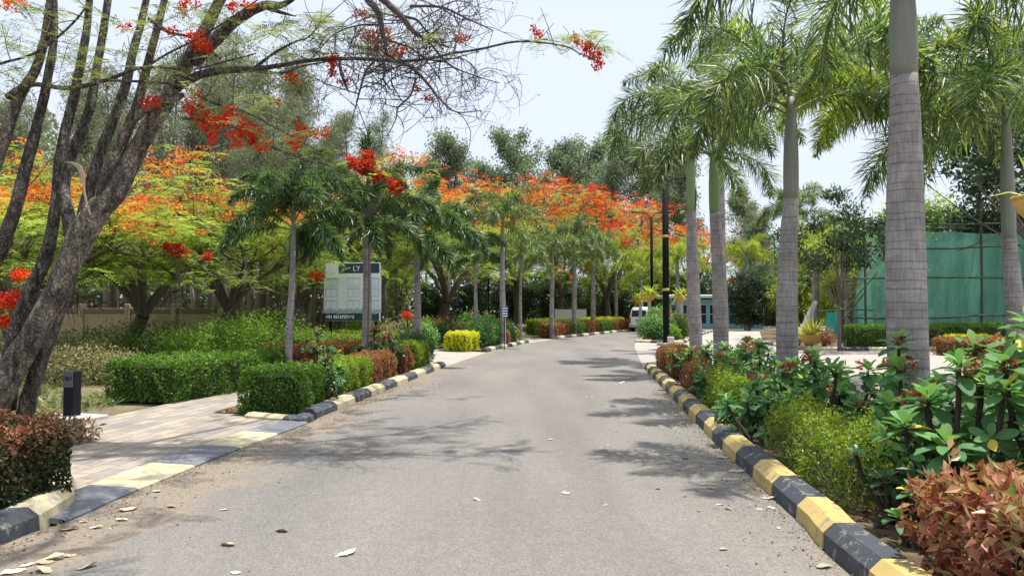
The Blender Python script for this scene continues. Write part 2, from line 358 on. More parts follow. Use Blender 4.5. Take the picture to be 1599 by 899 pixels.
# ground materials
def asphalt_mat():
    m, t = newmat('asphalt')
    tc = t.nodes.new("ShaderNodeTexCoord")
    v = N_(t, "ShaderNodeTexVoronoi", Scale=95); t.links.new(tc.outputs['Object'], v.inputs['Vector'])
    fine = noise(t, 150, 3, .7); mid = noise(t, 9, 5, .65); big = noise(t, .55, 4, .55, stretch=(1, .35, 1)); big2 = noise(t, .22, 3, .5, off=5)
    c = ramp(t, v.outputs['Color'], [(.12, (.09, .087, .083)), (.5, (.225, .208, .196)), (.85, (.41, .385, .365))]).outputs[0]
    c = mixc(t, .72, c, ramp(t, big, [(.3, (.158, .151, .141)), (.7, (.240, .225, .206))]).outputs[0])
    c = mixc(t, .35, c, ramp(t, mid, [(.3, (.62, .62, .62)), (.7, (1, .99, .97))]).outputs[0], 'MULTIPLY')
    c = mixc(t, .3, c, ramp(t, big2, [(.35, (.75, .75, .76)), (.65, (1, .98, .94))]).outputs[0], 'MULTIPLY')
    sp = t.nodes.new("ShaderNodeSeparateXYZ"); t.links.new(tc.outputs['Object'], sp.inputs[0])
    wear = noise(t, .9, 5, .6, stretch=(1, .12, 1), off=11); c = mixc(t, .5, c, ramp(t, wear, [(.36, (.80, .79, .78)), (.5, (1, 1, 1)), (.66, (1.12, 1.10, 1.06))]).outputs[0], 'MULTIPLY')
    stn = noise(t, 1.6, 5, .7, off=21); c = mixc(t, .55, c, ramp(t, stn, [(.27, (.55, .54, .53)), (.36, (1, 1, 1))]).outputs[0], 'MULTIPLY')
    grit = noise(t, 60, 4, .8, off=2); c = mixc(t, .5, c, ramp(t, grit, [(.34, (.62, .61, .60)), (.5, (1, 1, 1)), (.7, (1.25, 1.22, 1.18))]).outputs[0], 'MULTIPLY')
    # dust and grit gathered along the kerbs
    at = N_(t, "ShaderNodeAttribute", attribute_name="edge")
    dn = noise(t, 1.9, 5, .65, stretch=(1, .6, 1))
    s = t.nodes.new("ShaderNodeMath"); s.operation = 'MULTIPLY_ADD'; s.inputs[1].default_value = 1.0
    t.links.new(dn, s.inputs[0]); t.links.new(at.outputs['Fac'], s.inputs[2])
    dm = ramp(t, s.outputs[0], [(.80, (0, 0, 0)), (1.15, (.6, .6, .6)), (1.45, (.92, .92, .92))]).outputs[0]
    dirt = ramp(t, noise(t, 28, 5, .7), [(.3, (.15, .115, .082)), (.6, (.29, .235, .17))]).outputs[0]
    c = mixc(t, dm, c, dirt)
    h = t.nodes.new("ShaderNodeMath"); h.operation = 'ADD'; t.links.new(v.outputs['Distance'], h.inputs[0]); t.links.new(fine, h.inputs[1])
    pbr(t, c, .88, h.outputs[0], .5, .006, .3); return m
M['asphalt'] = asphalt_mat()
def paver_mat():
    m, t = newmat('pavers')
    tc = t.nodes.new("ShaderNodeTexCoord"); mp = t.nodes.new("ShaderNodeMapping"); mp.inputs['Rotation'].default_value = (0, 0, R(96))
    t.links.new(tc.outputs['Object'], mp.inputs[0])
    def brick(c1, c2, mo, bias=0):
        b = N_(t, "ShaderNodeTexBrick", Scale=1.0); b.offset = .5
        b.inputs['Brick Width'].default_value = .40; b.inputs['Row Height'].default_value = .20
        b.inputs['Mortar Size'].default_value = .006; b.inputs['Mortar Smooth'].default_value = .3; b.inputs['Bias'].default_value = bias
        b.inputs['Color1'].default_value = (*c1, 1); b.inputs['Color2'].default_value = (*c2, 1); b.inputs['Mortar'].default_value = (*mo, 1)
        t.links.new(mp.outputs[0], b.inputs['Vector']); return b
    b1 = brick((.44, .375, .295), (.27, .255, .245), (.12, .105, .09))
    nn = noise(t, 18, 5, .7); st = noise(t, 1.1, 4, .6)
    c = mixc(t, .45, b1.outputs[0], ramp(t, nn, [(.3, (.6, .58, .56)), (.65, (1, 1, 1))]).outputs[0], 'MULTIPLY')
    c = mixc(t, .6, c, ramp(t, st, [(.3, (.62, .60, .60)), (.62, (1.0, .98, .93))]).outputs[0], 'MULTIPLY')
    b2 = brick((1, 1, 1), (.9, .9, .9), (0, 0, 0)); h = mixc(t, .2, b2.outputs[0], nn)
    pbr(t, c, .85, h, .6, .008, .3); return m
M['pavers'] = paver_mat()
def soil_mat(name, a, b, c_, s=2.0):
    m, t = newmat(name); n1 = noise(t, s, 6, .65); n2 = noise(t, 30, 5, .7); n3 = noise(t, .25, 3)
    c = ramp(t, n1, [(.3, a), (.5, b), (.7, c_)]).outputs[0]
    c = mixc(t, .6, c, ramp(t, n2, [(.3, (.5, .5, .5)), (.65, (1, 1, 1))]).outputs[0], 'MULTIPLY')
    c = mixc(t, .3, c, mixc(t, n3, (.6, .6, .6), (1, 1, 1)), 'MULTIPLY')
    pbr(t, c, .95, n2, .8, .03, .1); return m
M['soil'] = soil_mat('soil', (.09, .062, .04), (.17, .125, .08), (.26, .20, .135))
M['garden'] = soil_mat('garden_ground', (.10, .10, .045), (.20, .17, .10), (.30, .26, .17), .8)
M['paving_pale'] = soil_mat('pale_pavement', (.40, .36, .32), (.47, .43, .385), (.55, .51, .46), .4)
def paint_mat(name, base, chip, amt):
    m, t = newmat(name); n = noise(t, 8, 8, .76); n2 = noise(t, 2.4, 5, .65); f = noise(t, 60, 4, .7)
    c = ramp(t, n, [(amt - .015, chip), (amt + .02, base)]).outputs[0]
    c = mixc(t, .5, c, ramp(t, n2, [(.3, (.62, .60, .56)), (.6, (1, 1, 1))]).outputs[0], 'MULTIPLY')
    c = mixc(t, .25, c, f, 'MULTIPLY')
    pbr(t, c, .7, f, .25, .006, .35); return m
M['kerb_dark'] = paint_mat('kerb_paint_dark', (.060, .070, .084), (.24, .23, .21), .42)
M['kerb_yellow'] = paint_mat('kerb_paint_yellow', (.60, .45, .16), (.34, .30, .22), .43)
M['kerb_cream'] = paint_mat('kerb_paint_cream', (.60, .53, .34), (.40, .37, .31), .43)
M['slab_grey'] = paint_mat('slab_paint_grey', (.17, .18, .21), (.34, .33, .31), .42)
M['joint'] = plain('kerb_joint', (.12, .11, .10), .9)
M['wall_cream'] = paint_mat('cream_plaster', (.42, .34, .20), (.22, .17, .11), .42)
M['wall_brick'] = plain('dark_coping', (.17, .13, .10), .9, .4, 8)

# ================================================================== ROADS AND GROUND
LEFT_PX = [(107, 815), (187, 779), (280, 741), (352, 711), (480, 662), (499, 652), (560, 627), (605, 609), (655, 589), (697, 572), (742, 556), (775, 546), (800, 541), (827, 535), (852, 531.5), (880, 528), (912, 524.5), (950, 520.5), (975, 518)]
left = [np.array([-3.60, -6, 0]), np.array([-3.60, 0, 0]), G(0, 853)] + [G(*p) for p in LEFT_PX] + [np.array([16, 69, 0]), np.array([30, 78, 0]), np.array([60, 84, 0])]
RIGHT_PX = [(1330, 899), (1265, 832), (1225, 795), (1195, 767), (1165, 737), (1138, 714), (1100, 674), (1062, 635), (1030, 601), (1006, 575), (996, 553), (992, 536)]
right = [np.array([1.9, -6, 0]), np.array([1.95, 0, 0])] + [G(*p) for p in RIGHT_PX] + [np.array([8.4, 47, 0]), np.array([12.5, 56, 0]), np.array([18, 62, 0]), np.array([31, 71, 0]), np.array([60, 77, 0])]
LC = smooth_path(left, 400); RC = smooth_path(right, 400)
LC, LS = resample(LC, .25); RC, RS = resample(RC, .25)
def xl(y): return float(np.interp(y, LC[:, 1], LC[:, 0]))
def xr(y): return float(np.interp(y, RC[:, 1], RC[:, 0]))
def nearest(Cv, p): return int(np.argmin(np.linalg.norm(Cv[:, :2] - np.asarray(p)[:2], axis=1)))
def offs(Cv, d):
    T = nrm(np.gradient(Cv, axis=0)); Nn = np.stack([T[:, 1], -T[:, 0], np.zeros(len(T))], 1); return Cv + Nn * d
def cut(Cv, a, b):
    i, j = nearest(Cv, a), nearest(Cv, b); return Cv[i:j + 1]
def sheet(name, mat, A, B, nx, z, kind='structure', edge=None, parent=None):
    n = len(A); u = np.linspace(0, 1, nx)
    V = A[:, None, :] * (1 - u[None, :, None]) + B[:, None, :] * u[None, :, None]; V[:, :, 2] = z
    i = np.arange(n - 1)[:, None] * nx; j = np.arange(nx - 1)[None, :]
    Q = np.stack([i + j, i + j + 1, i + nx + j + 1, i + nx + j], -1).reshape(-1, 4)
    mb = MB(); mb.add(V, Q); o = mb.build(name, mat)
    if edge is not None:
        a = o.data.attributes.new("edge", 'FLOAT', 'POINT'); a.data.foreach_set("value", edge(V.reshape(-1, 3), np.tile(u, n)).astype(np.float32))
    o["kind"] = kind; return o
def poly_sheet(name, mat, pts, z):
    import bmesh
    bm = bmesh.new(); f = bm.faces.new([bm.verts.new((p[0], p[1], z)) for p in pts]); bmesh.ops.triangulate(bm, faces=[f])
    if bm.faces: bmesh.ops.recalc_face_normals(bm, faces=bm.faces)
    me = bpy.data.meshes.new(name); bm.to_mesh(me); bm.free()
    if me.polygons[0].normal.z < 0: me.flip_normals()
    me.materials.append(mat)
    o = bpy.data.objects.new(name, me); C.objects.link(o); o["kind"] = 'structure'; return o
# ground, gently rolling beyond the gardens
poly_sheet('ground', M['garden'], [(-900, -60), (900, -60), (900, 1500), (-900, 1500)], -.02)
n_ = 500
tt = np.linspace(0, 1, n_)
def par(Cv): 
    d = np.r_[0, np.cumsum(np.linalg.norm(np.diff(Cv, axis=0), axis=1))]; s = tt * d[-1]
    return np.stack([np.interp(s, d, Cv[:, k]) for k in range(3)], 1)
def road_edge(V, u):
    e = np.maximum(0, 1 - u / .22) * .50 + np.maximum(0, (u - .86) / .14) * .34
    return e + .34 * np.exp(-((V[:, 1] - 5.5) / 6) ** 2) * np.maximum(0, 1 - u / .30)
sheet('road', M['asphalt'], par(LC), par(RC), 41, .004, edge=road_edge)
# pale parking pavement to the right, behind the planting bed
bedR = offs(RC, 2.85)
pts = [bedR[nearest(bedR, (5, y))][:2] for y in (-5, 0, 4, 8, 12, 16, 19.5)]
e21 = RC[nearest(RC, (3.7, 21.3))]; 
pts += [(5.6, 20.9), tuple(e21[:2] - [.05, 0])]
pts += [tuple(RC[nearest(RC, (4, y))][:2] - [.05, 0]) for y in (24, 28, 32, 36, 38)]
pts += [tuple(RC[nearest(RC, (4, y))][:2] - [.05, 0]) for y in (44, 50)] + [(18, 61), (31, 70), (80, 76), (80, -5)]
poly_sheet('parking_pavement', M['paving_pale'], pts, .0)
# planting bed soil (left verge and right bed)
cr_ = cut(RC, (2, -4), (3.68, 20.6)); sheet('right_bed_soil', M['soil'], offs(cr_, .2), offs(cr_, 2.75), 4, .06)
# left verge soil strips
def left_soil(name, a, b, wd, z=.05):
    cl = cut(LC, a, b); return sheet(name, M['soil'], offs(cl, -.2), offs(cl, -wd), 4, z)
left_soil('left_bed_soil', (-3.5, -4), (-3.38, 5.45), 4.0)
left_soil('left_verge_soil', (-2.9, 11.3), (-1.95, 21.3), 1.75)
left_soil('far_left_verge_soil', (-.9, 29.5), (.9, 37.6), 2.2)
left_soil('farther_left_verge_soil', (2.6, 44.5), (14, 67), 3.0)
# block-paved footpath from the road, turning to run behind the hedge
pa = [offs(LC, -.47)[nearest(LC, G(107, 815))], G(112, 762), G(108, 700), G(118, 668), G(150, 657), G(375, 608), np.array([-5.25, 20, 0]), np.array([-4.4, 26, 0])]
pb = [offs(LC, -.47)[nearest(LC, G(480, 662))], G(420, 655), G(385, 656), G(379, 653), np.array([-4.2, 12.5, 0]), np.array([-4.1, 16, 0]), np.array([-3.7, 20, 0]), np.array([-2.8, 26, 0])]
PA = [pa[0], pa[1], pa[2], pa[3], pa[4], pa[5], pa[6], pa[7]]
path_poly = [tuple(p[:2]) for p in PA] + [tuple(p[:2]) for p in pb[::-1]]
for y in np.linspace(10.2, 6.0, 6): path_poly.append(tuple(offs(LC, -.46)[nearest(LC, (xl(y), y))][:2]))
poly_sheet('footpath', M['pavers'], path_poly, .028)
poly_sheet('second_footpath', M['paving_pale'], [tuple(LC[nearest(LC, G(697, 572))][:2]), tuple(LC[nearest(LC, G(757, 550))][:2]), (-2.6, 30.5), (-6.5, 33), (-7.5, 30), (-3.3, 24.5)], .008)
poly_sheet('third_footpath', M['paving_pale'], [tuple(LC[nearest(LC, G(829, 535))][:2]), tuple(LC[nearest(LC, G(868, 529.5))][:2]), (.8, 45.5), (-2, 46), (-2.5, 42.5), (-.2, 40)], .008)

def kerb(name, Cv, side, seg, mats, label, h=.17, wd=.30, start=0, endcap=True):
    """chamfered precast kerb stones laid end to end, painted alternately; side=+1: body to the right of the line"""
    P, s = resample(Cv, seg / 5.0)
    mb = MB(); T = nrm(np.gradient(P, axis=0)); Nn = np.stack([T[:, 1], -T[:, 0], np.zeros(len(T))], 1) * side
    prof = np.array([(0, -.03), (.012, h * .62), (.085, h), (wd - .03, h), (wd, h - .03), (wd, -.03)])
    rg = random.Random(len(P)); k = 0; i = 0
    while i < len(P) - 1:
        j = min(i + 5, len(P) - 1)
        A = P[i:j + 1].copy(); tn = T[i:j + 1]; nn = Nn[i:j + 1]
        A[0] += tn[0] * .006; A[-1] -= tn[-1] * .006
        dz = rg.uniform(-.004, .004); do = rg.uniform(-.006, .006)
        V = A[:, None, :] + nn[:, None, :] * (prof[None, :, 0, None] + do) + np.array([0, 0, 1.0]) * (prof[None, :, 1, None] + dz)
        m = len(prof); n = len(A)
        a = np.arange(n - 1)[:, None] * m; b = np.arange(m - 1)[None, :]
        Q = np.stack([a + b, a + b + 1, a + m + b + 1, a + m + b], -1).reshape(-1, 4)
        caps = [[0, 1, 4, 5], [1, 2, 3, 4]]; e = (n - 1) * m
        Q = np.vstack([Q, caps, [[e + x for x in c[::-1]] for c in caps]])
        mb.add(V, Q, mat=(k + start) % 2); k += 1; i = j
    inner = MB()
    o = mb.build(name, mats); o["kind"] = 'structure'; return o
YB = [M['kerb_yellow'], M['kerb_dark']]; CB = [M['kerb_cream'], M['kerb_dark']]
kerb('right_kerb', cut(RC, (1.9, -5), G(1006, 575)), 1, .72, YB, '', h=.18, wd=.26)
ln = cut(LC, (-3.6, -5), G(75, 826)); end = np.array([[*G(98, 812)[:2], 0], [*G(113, 797)[:2], 0], [*G(119, 783)[:2], 0], [*(G(117, 768))[:2], 0]])
ln = cut(LC, (-3.6, -5), G(68, 829)); nseg = math.ceil((len(resample(ln, .98 / 5)[0]) - 1) / 5)
kerb('near_left_kerb', ln, -1, .98, [M['kerb_dark'], M['kerb_cream']], '', h=.17, wd=.26, start=(nseg - 1) % 2)
endp = smooth_path(np.array([[*ln[-1][:2], 0], [*G(96, 815)[:2], 0], [*G(114, 799)[:2], 0], [*G(121, 781)[:2], 0], [*G(117, 764)[:2], 0]]), 24)
kerb('near_left_kerb_end', endp, -1, 3.0, [M['kerb_cream'], M['kerb_cream']], '', h=.17, wd=.26)
kerb('left_kerb', cut(LC, G(492, 655), G(697, 572)), -1, .98, CB, '', h=.15, wd=.26, start=1)
kerb('far_left_kerb', cut(LC, G(757, 550), G(829, 535)), -1, 1.0, CB, '', h=.15, wd=.26, start=1)
kerb('farther_left_kerb', cut(LC, G(872, 529), (17, 70)), -1, 1.3, CB, '', h=.16, wd=.26)
# kerb return running left behind the hedge corner
kerb('hedge_corner_kerb', np.array([G(380, 655), G(430, 660), G(470, 662), G(492, 655)]) , -1, .8, CB, '', h=.10, wd=.22)
# flush painted ramp slabs across the footpath mouth
cl = cut(LC, G(112, 812), G(478, 663)); P, s = resample(cl, .99 / 4)
i = 0; k = 0; mb = MB()
while i < len(P) - 1:
    j = min(i + 4, len(P) - 1); A = P[i:j + 1].copy(); T = nrm(np.gradient(P, axis=0))[i:j + 1]; Nn = np.stack([-T[:, 1], T[:, 0], 0 * T[:, 0]], 1)
    A[0] += T[0] * .004; A[-1] -= T[-1] * .004
    pr = np.array([(.0, -.01), (.0, .022), (.03, .034), (.46, .052), (.475, .02)]); m = len(pr)
    V = A[:, None, :] + Nn[:, None, :] * pr[None, :, 0, None] + np.array([0, 0, 1.0]) * pr[None, :, 1, None]
    a = np.arange(len(A) - 1)[:, None] * m; b = np.arange(m - 1)[None, :]
    Q = np.stack([a + b, a + m + b, a + m + b + 1, a + b + 1], -1).reshape(-1, 4)
    e = (len(A) - 1) * m; Q = np.vstack([Q, [[4, 3, 2, 0]], [[e, e + 2, e + 3, e + 4]]]); mb.add(V, Q, mat=(k % 2)); i = j; k += 1
mb.build('ramp_kerb', [M['slab_grey'], M['kerb_cream']])["kind"] = 'structure'

# ================================================================== PLANT BUILDERS
def frond_mesh(seed, L, arch, mat, n_st=60, around=6, ll=.42, lw=.030, flat=0.0, name='frond'):
    """foxtail frond in local space: starts at origin, leaves along +X and up, arching over; leaflets stand all round the rib"""
    rng = np.random.default_rng(seed)
    t = np.linspace(0, 1, 22); up0 = arch[0]; dr = arch[1]
    ang = up0 - (up0 + dr) * t ** 1.45
    ds = L / 21
    x = np.r_[0, np.cumsum(np.cos(ang[:-1]) * ds)]; z = np.r_[0, np.cumsum(np.sin(ang[:-1]) * ds)]
    y = .06 * L * np.sin(t * 3 + seed) * t
    P = np.stack([x, y, z], 1); mb = MB()
    v, q = tube(P, np.linspace(.022, .004, 22), 6, False); mb.add(v, q, mat=1, smooth=True)
    st = np.linspace(.16, 1, n_st)
    base = np.stack([np.interp(st, t, P[:, k]) for k in range(3)], 1); T = nrm(np.stack([np.interp(st, t, nrm(np.gradient(P, axis=0))[:, k]) for k in range(3)], 1))
    Ps, Ds, Ls, Ws = [], [], [], []
    S0 = np.tile([0, 1.0, 0], (n_st, 1)); U0 = np.cross(S0, T)
    env = np.minimum(1, (st - .10) / .22) * np.clip((1.06 - st) / .35, .28, 1)
    for k in range(around):
        th = k / around * 2 * PI + rng.normal(0, .35, n_st) + (st * 5 if not flat else 0)
        if flat: th = (PI * .5 + (k % 2 * 2 - 1) * PI * .5 * (1 - .35 * rng.random(n_st)))
        rad = np.cos(th)[:, None] * U0 * (1 if not flat else .6) + np.sin(th)[:, None] * S0
        if flat: rad = (k % 2 * 2 - 1) * S0 + U0 * rng.uniform(.0, .5, n_st)[:, None]
        d = nrm(rad * rng.uniform(.7, 1.1, n_st)[:, None] + T * rng.uniform(.25, 1.0, n_st)[:, None] + rng.normal(0, .12, (n_st, 3)))
        Ps.append(base + rng.normal(0, .004, (n_st, 3))); Ds.append(d); Ls.append(ll * env * rng.uniform(.75, 1.1, n_st)); Ws.append(lw * rng.uniform(.7, 1.2, n_st))
    Ps, Ds = np.vstack(Ps), np.vstack(Ds); Ls, Ws = np.concatenate(Ls), np.concatenate(Ws)
    v, q = strips(Ps, Ds, Ls, Ws, rng.uniform(.08, .42, len(Ps)), N=rnd_dir(rng, len(Ps)) * .6 + [0, 0, .8])
    mb.add(v, q, tint=np.repeat(np.clip(rng.beta(1.3, 1.7, len(Ps)), 0, 1), 2))
    return mb.mesh(name, [mat, M['rachis']])
ARCH = [(R(78), R(30)), (R(64), R(62)), (R(52), R(80)), (R(32), R(82)), (R(78), R(-10)), (R(12), R(94))]
FR = {}
def fronds(kind):
    if kind in FR: return FR[kind]
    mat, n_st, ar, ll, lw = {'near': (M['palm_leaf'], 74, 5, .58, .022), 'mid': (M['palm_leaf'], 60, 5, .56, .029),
                             'dark': (M['palm_dark'], 80, 7, .44, .028), 'yellow': (M['palm_leaf_yellow'], 60, 5, .56, .029), 'far': (M['palm_leaf'], 44, 5, .42, .052), 'fary': (M['palm_leaf_yellow'], 44, 5, .42, .052)}[kind]
    FR[kind] = [frond_mesh(i + 11, 2.35, a, mat, n_st, ar, ll, lw) for i, a in enumerate(ARCH)]
    return FR[kind]
def palm(base, H, r0, label, kind='mid', nf=13, fl=1.0, shaft=.95, seed=0, lean=(0, 0), group=None, extra=None, green=False, spear=True, sheath=False, bulge=.12, low=0):
    """H: height to the top of the smooth crownshaft, where the fronds leave"""
    rng = np.random.default_rng(seed + 100); x, y = base[0], base[1]
    t = thing('foxtail_palm', label, 'palm tree', (x, y, 0), 0, group)
    hs = H - shaft
    zz = np.linspace(-.1, hs, 26); k = zz / hs
    rr = r0 * (1 + bulge * np.sin(np.clip(k, 0, 1) * PI) - .28 * np.clip(k, 0, 1) ** 2 + .22 * np.exp(-np.clip(zz, 0, 9) / .18))
    k = np.clip(k, 0, 1); px = lean[0] * k ** 1.4 + .02 * np.sin(k * 5 + seed); py = lean[1] * k ** 1.4 + .02 * np.cos(k * 4 + seed)
    sides = 28 if kind == 'near' else 14
    mb = MB(); v, q = tube(np.stack([px, py, zz], 1), rr, sides, True); mb.add(v, q, smooth=True); mb.build('trunk', M['palm_trunk'], t)
    r1 = rr[-1]; zs = np.linspace(0, shaft, 12); ks = zs / shaft
    rs = r1 * (1.0 + .14 * np.sin(ks * PI * .9) - .55 * ks ** 1.8)
    px2 = px[-1] + lean[0] * .15 * ks; py2 = py[-1] + lean[1] * .15 * ks
    mb = MB(); v, q = tube(np.stack([px2, py2, hs + zs - .02], 1), rs, sides, True); mb.add(v, q, smooth=True)
    mb.build('crownshaft', M['shaft_green' if green else 'shaft'], t)
    if sheath:
        mb = MB(); th = np.linspace(-1.0, 1.0, 8); z_ = np.linspace(0, .75, 8)
        v = np.array([[px[-1] + (r1 * (1.15 + .2 * b * (1 - b))) * math.cos(a * (1 - .55 * b)), py[-1] - (r1 * 1.2) * math.cos(.6) * 0 + (r1 * 1.2) * math.sin(a * (1 - .5 * b)), hs + .03 + c] for c, b in zip(z_, np.linspace(0, 1, 8)) for a in th])
        i = np.arange(7)[:, None] * 8; j = np.arange(7)[None, :]
        mb.add(v, np.stack([i + j, i + j + 1, i + 9 + j, i + 8 + j], -1).reshape(-1, 4), smooth=True)
        o = mb.build('dry_sheath', M['sheath'], t); o.rotation_euler = (0, 0, 0)
    top = Vector((px2[-1], py2[-1], H - .06)); ms = fronds(kind)
    for i in range(nf):
        a = i * 2.399 + rng.uniform(-.25, .25) + seed; q = i / max(1, nf - 1)
        idx = 0 if q > .82 else (1 if q > .55 else (2 if q > .25 else 3))
        if i < low: idx = 5
        f = bpy.data.objects.new('frond', ms[idx]); C.objects.link(f); f.parent = t
        f.location = top - Vector((0, 0, .30 * (1 - q))); f.rotation_euler = (rng.uniform(-.25, .25), rng.uniform(-.12, .12), a)
        s = fl * rng.uniform(.88, 1.1); f.scale = (s, s, s)
    for (a, idx, s) in (extra or []):
        f = bpy.data.objects.new('frond', ms[idx]); C.objects.link(f); f.parent = t; f.location = top - Vector((0, 0, .1)); f.rotation_euler = (0, 0, a); f.scale = (s, s, s)
    if spear:
        mb = MB(); v, q = tube([(0, 0, 0), (.01, 0, .5), (.03, .01, 1.1 * fl)], [.022, .02, .004], 6); mb.add(v, q)
        o = mb.build('spear_leaf', M['shaft_green'], t); o.location = top
    return t

def hedge(name, pts, wd, h, mat, label, leaf=.035, dens=1500, seed=0, z0=.03, rough=.085, group=None, cat='hedge', round_=.2, depth=.07, wl=.55, gaps=0.0, core=True, topbias=.2):
    """clipped hedge swept along pts (centre line)"""
    rng = np.random.default_rng(seed + 7)
    P, s = resample(np.asarray([(p[0], p[1], 0) for p in pts], float), .12)
    L = s[-1]; T = nrm(np.gradient(P, axis=0)); Nn = np.stack([T[:, 1], -T[:, 0], 0 * T[:, 0]], 1)
    area = L * (2 * h + wd) + 2 * wd * h; n = int(area * dens)
    ph = rng.uniform(0, 6.28, 8)
    def lump(a, b): return (np.sin(a * 3.1 + ph[0]) * np.sin(b * 4.3 + ph[1]) + .6 * np.sin(a * 8.7 + ph[2] + b * 3) + .5 * np.sin(b * 11 + ph[3] - a * 6) + .4 * np.sin(a * 17 + ph[4]) * np.sin(b * 19 + ph[5])) / 1.8
    # perimeter parameter: side, top, side ; plus ends
    per = 2 * h + wd; kind = rng.random(n) < (2 * wd * h) / area
    sl = rng.uniform(0, L, n); u = rng.uniform(0, per, n)
    off = np.where(u < h, -wd / 2, np.where(u > h + wd, wd / 2, u - h - wd / 2)); z = np.where(u < h, u, np.where(u > h + wd, per - u, h))
    nx = np.where(u < h, -1.0, np.where(u > h + wd, 1.0, 0)); nz = np.where((u >= h) & (u <= h + wd), 1.0, 0.0); nl = np.zeros(n)
    ee = np.where(rng.random(n) < .5, 0, L)
    off = np.where(kind, rng.uniform(-wd / 2, wd / 2, n), off); z = np.where(kind, rng.uniform(0, h, n), z); sl = np.where(kind, ee, sl)
    nx = np.where(kind, 0, nx); nz = np.where(kind, 0, nz); nl = np.where(kind, np.where(ee > 0, 1.0, -1.0), 0)
    # rounded shoulders
    r = min(round_, wd * .45, h * .45)
    def soft(c, lim):
        e = np.abs(c) - (lim - r); return np.clip(e, 0, None) / r
    ez = np.clip((z - (h - r)) / r, 0, 1); eo = soft(off, wd / 2)
    both = ez * eo * .30 * r
    dep = rng.random(n) ** 1.6 * depth - rough * lump(sl * 1.3 + off, z * 1.5 + off * 2) * .8
    o2 = off - np.sign(off) * both - nx * dep; z2 = z - both - nz * dep; s2 = sl - nl * dep
    o2 = o2 * (1 - .06 * (1 - np.clip(z / h, 0, 1)))
    base = np.stack([np.interp(s2, s, P[:, k]) for k in range(3)], 1); Tn = np.stack([np.interp(sl, s, T[:, k]) for k in range(3)], 1); N3 = np.stack([np.interp(sl, s, Nn[:, k]) for k in range(3)], 1)
    base += Tn * ((s2 - np.clip(s2, 0, L))[:, None])
    Pp = base + N3 * o2[:, None] + np.array([0, 0, 1.0]) * (np.clip(z2, .01, None) + z0)[:, None]
    out = nrm(N3 * nx[:, None] + Tn * nl[:, None] + np.array([0, 0, 1.0]) * (nz + .25)[:, None])
    if gaps > 0:
        keep = lump(sl * 2.3 + 3, z * 3.1 + off * 2) + rng.normal(0, .35, n) > -1 + gaps * 1.6
        Pp, out, z = Pp[keep], out[keep], z[keep]; n = len(Pp)
    D = nrm(out * .55 + rnd_dir(rng, n)); Nl = nrm(out + rnd_dir(rng, n) * .9)
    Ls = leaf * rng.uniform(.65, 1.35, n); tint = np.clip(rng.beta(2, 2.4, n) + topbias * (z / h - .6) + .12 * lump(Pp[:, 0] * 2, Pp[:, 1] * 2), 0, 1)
    v, q = cards(Pp - D * Ls[:, None] * .4, D, Nl, Ls, Ls * wl)
    mb = MB(); mb.add(v, q, tint=tint)
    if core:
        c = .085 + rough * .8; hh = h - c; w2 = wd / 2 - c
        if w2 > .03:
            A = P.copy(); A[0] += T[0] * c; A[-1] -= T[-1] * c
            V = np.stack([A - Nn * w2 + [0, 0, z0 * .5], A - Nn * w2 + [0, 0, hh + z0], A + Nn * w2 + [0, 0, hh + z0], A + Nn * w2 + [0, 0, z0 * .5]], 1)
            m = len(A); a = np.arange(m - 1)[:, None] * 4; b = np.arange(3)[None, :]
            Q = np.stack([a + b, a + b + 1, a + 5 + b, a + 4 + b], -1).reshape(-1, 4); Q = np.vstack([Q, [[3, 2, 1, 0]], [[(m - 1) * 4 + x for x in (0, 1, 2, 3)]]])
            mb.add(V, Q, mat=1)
    if gaps > 0:
        k = int(L * 130); ss = rng.uniform(.05, L - .05, k); o_ = rng.uniform(-wd * .42, wd * .42, k)
        b0 = np.stack([np.interp(ss, s, P[:, j]) for j in range(3)], 1) + np.stack([np.interp(ss, s, Nn[:, j]) for j in range(3)], 1) * o_[:, None]; b0[:, 2] = z0 + rng.random(k) * h * .55
        v, q = strips(b0, nrm(rng.normal(0, .5, (k, 3)) + [0, 0, 1.1]), rng.uniform(.2, .45, k) * h / .65, .006, -.05); mb.add(v, q, mat=2)
    # sprigs poking out of the top
    k = int(L * 9); ss = rng.uniform(0, L, k)
    b = np.stack([np.interp(ss, s, P[:, j]) for j in range(3)], 1) + np.stack([np.interp(ss, s, Nn[:, j]) for j in range(3)], 1) * rng.uniform(-wd / 2, wd / 2, k)[:, None]
    b[:, 2] = h + z0 - .03
    for j in range(6):
        pj = b + [0, 0, 1.0] * (np.full((k, 1), j * leaf * .35)); dj = nrm(rnd_dir(rng, k) + [0, 0, .5])
        v, q = cards(pj, dj, rnd_dir(rng, k), leaf, leaf * wl); mb.add(v, q, tint=rng.uniform(.5, 1, k))
    o = mb.build(name, [mat, M['core'], M['bark_pale_far']]); return tag(o, label, cat, group)

def kerbside(side, y0, y1, off):
    """centre line parallel to a kerb between two depths"""
    Cv = RC if side > 0 else LC; f = xr if side > 0 else xl
    c = offs(cut(Cv, (f(y0), y0), (f(y1), y1)), side * off)
    return c

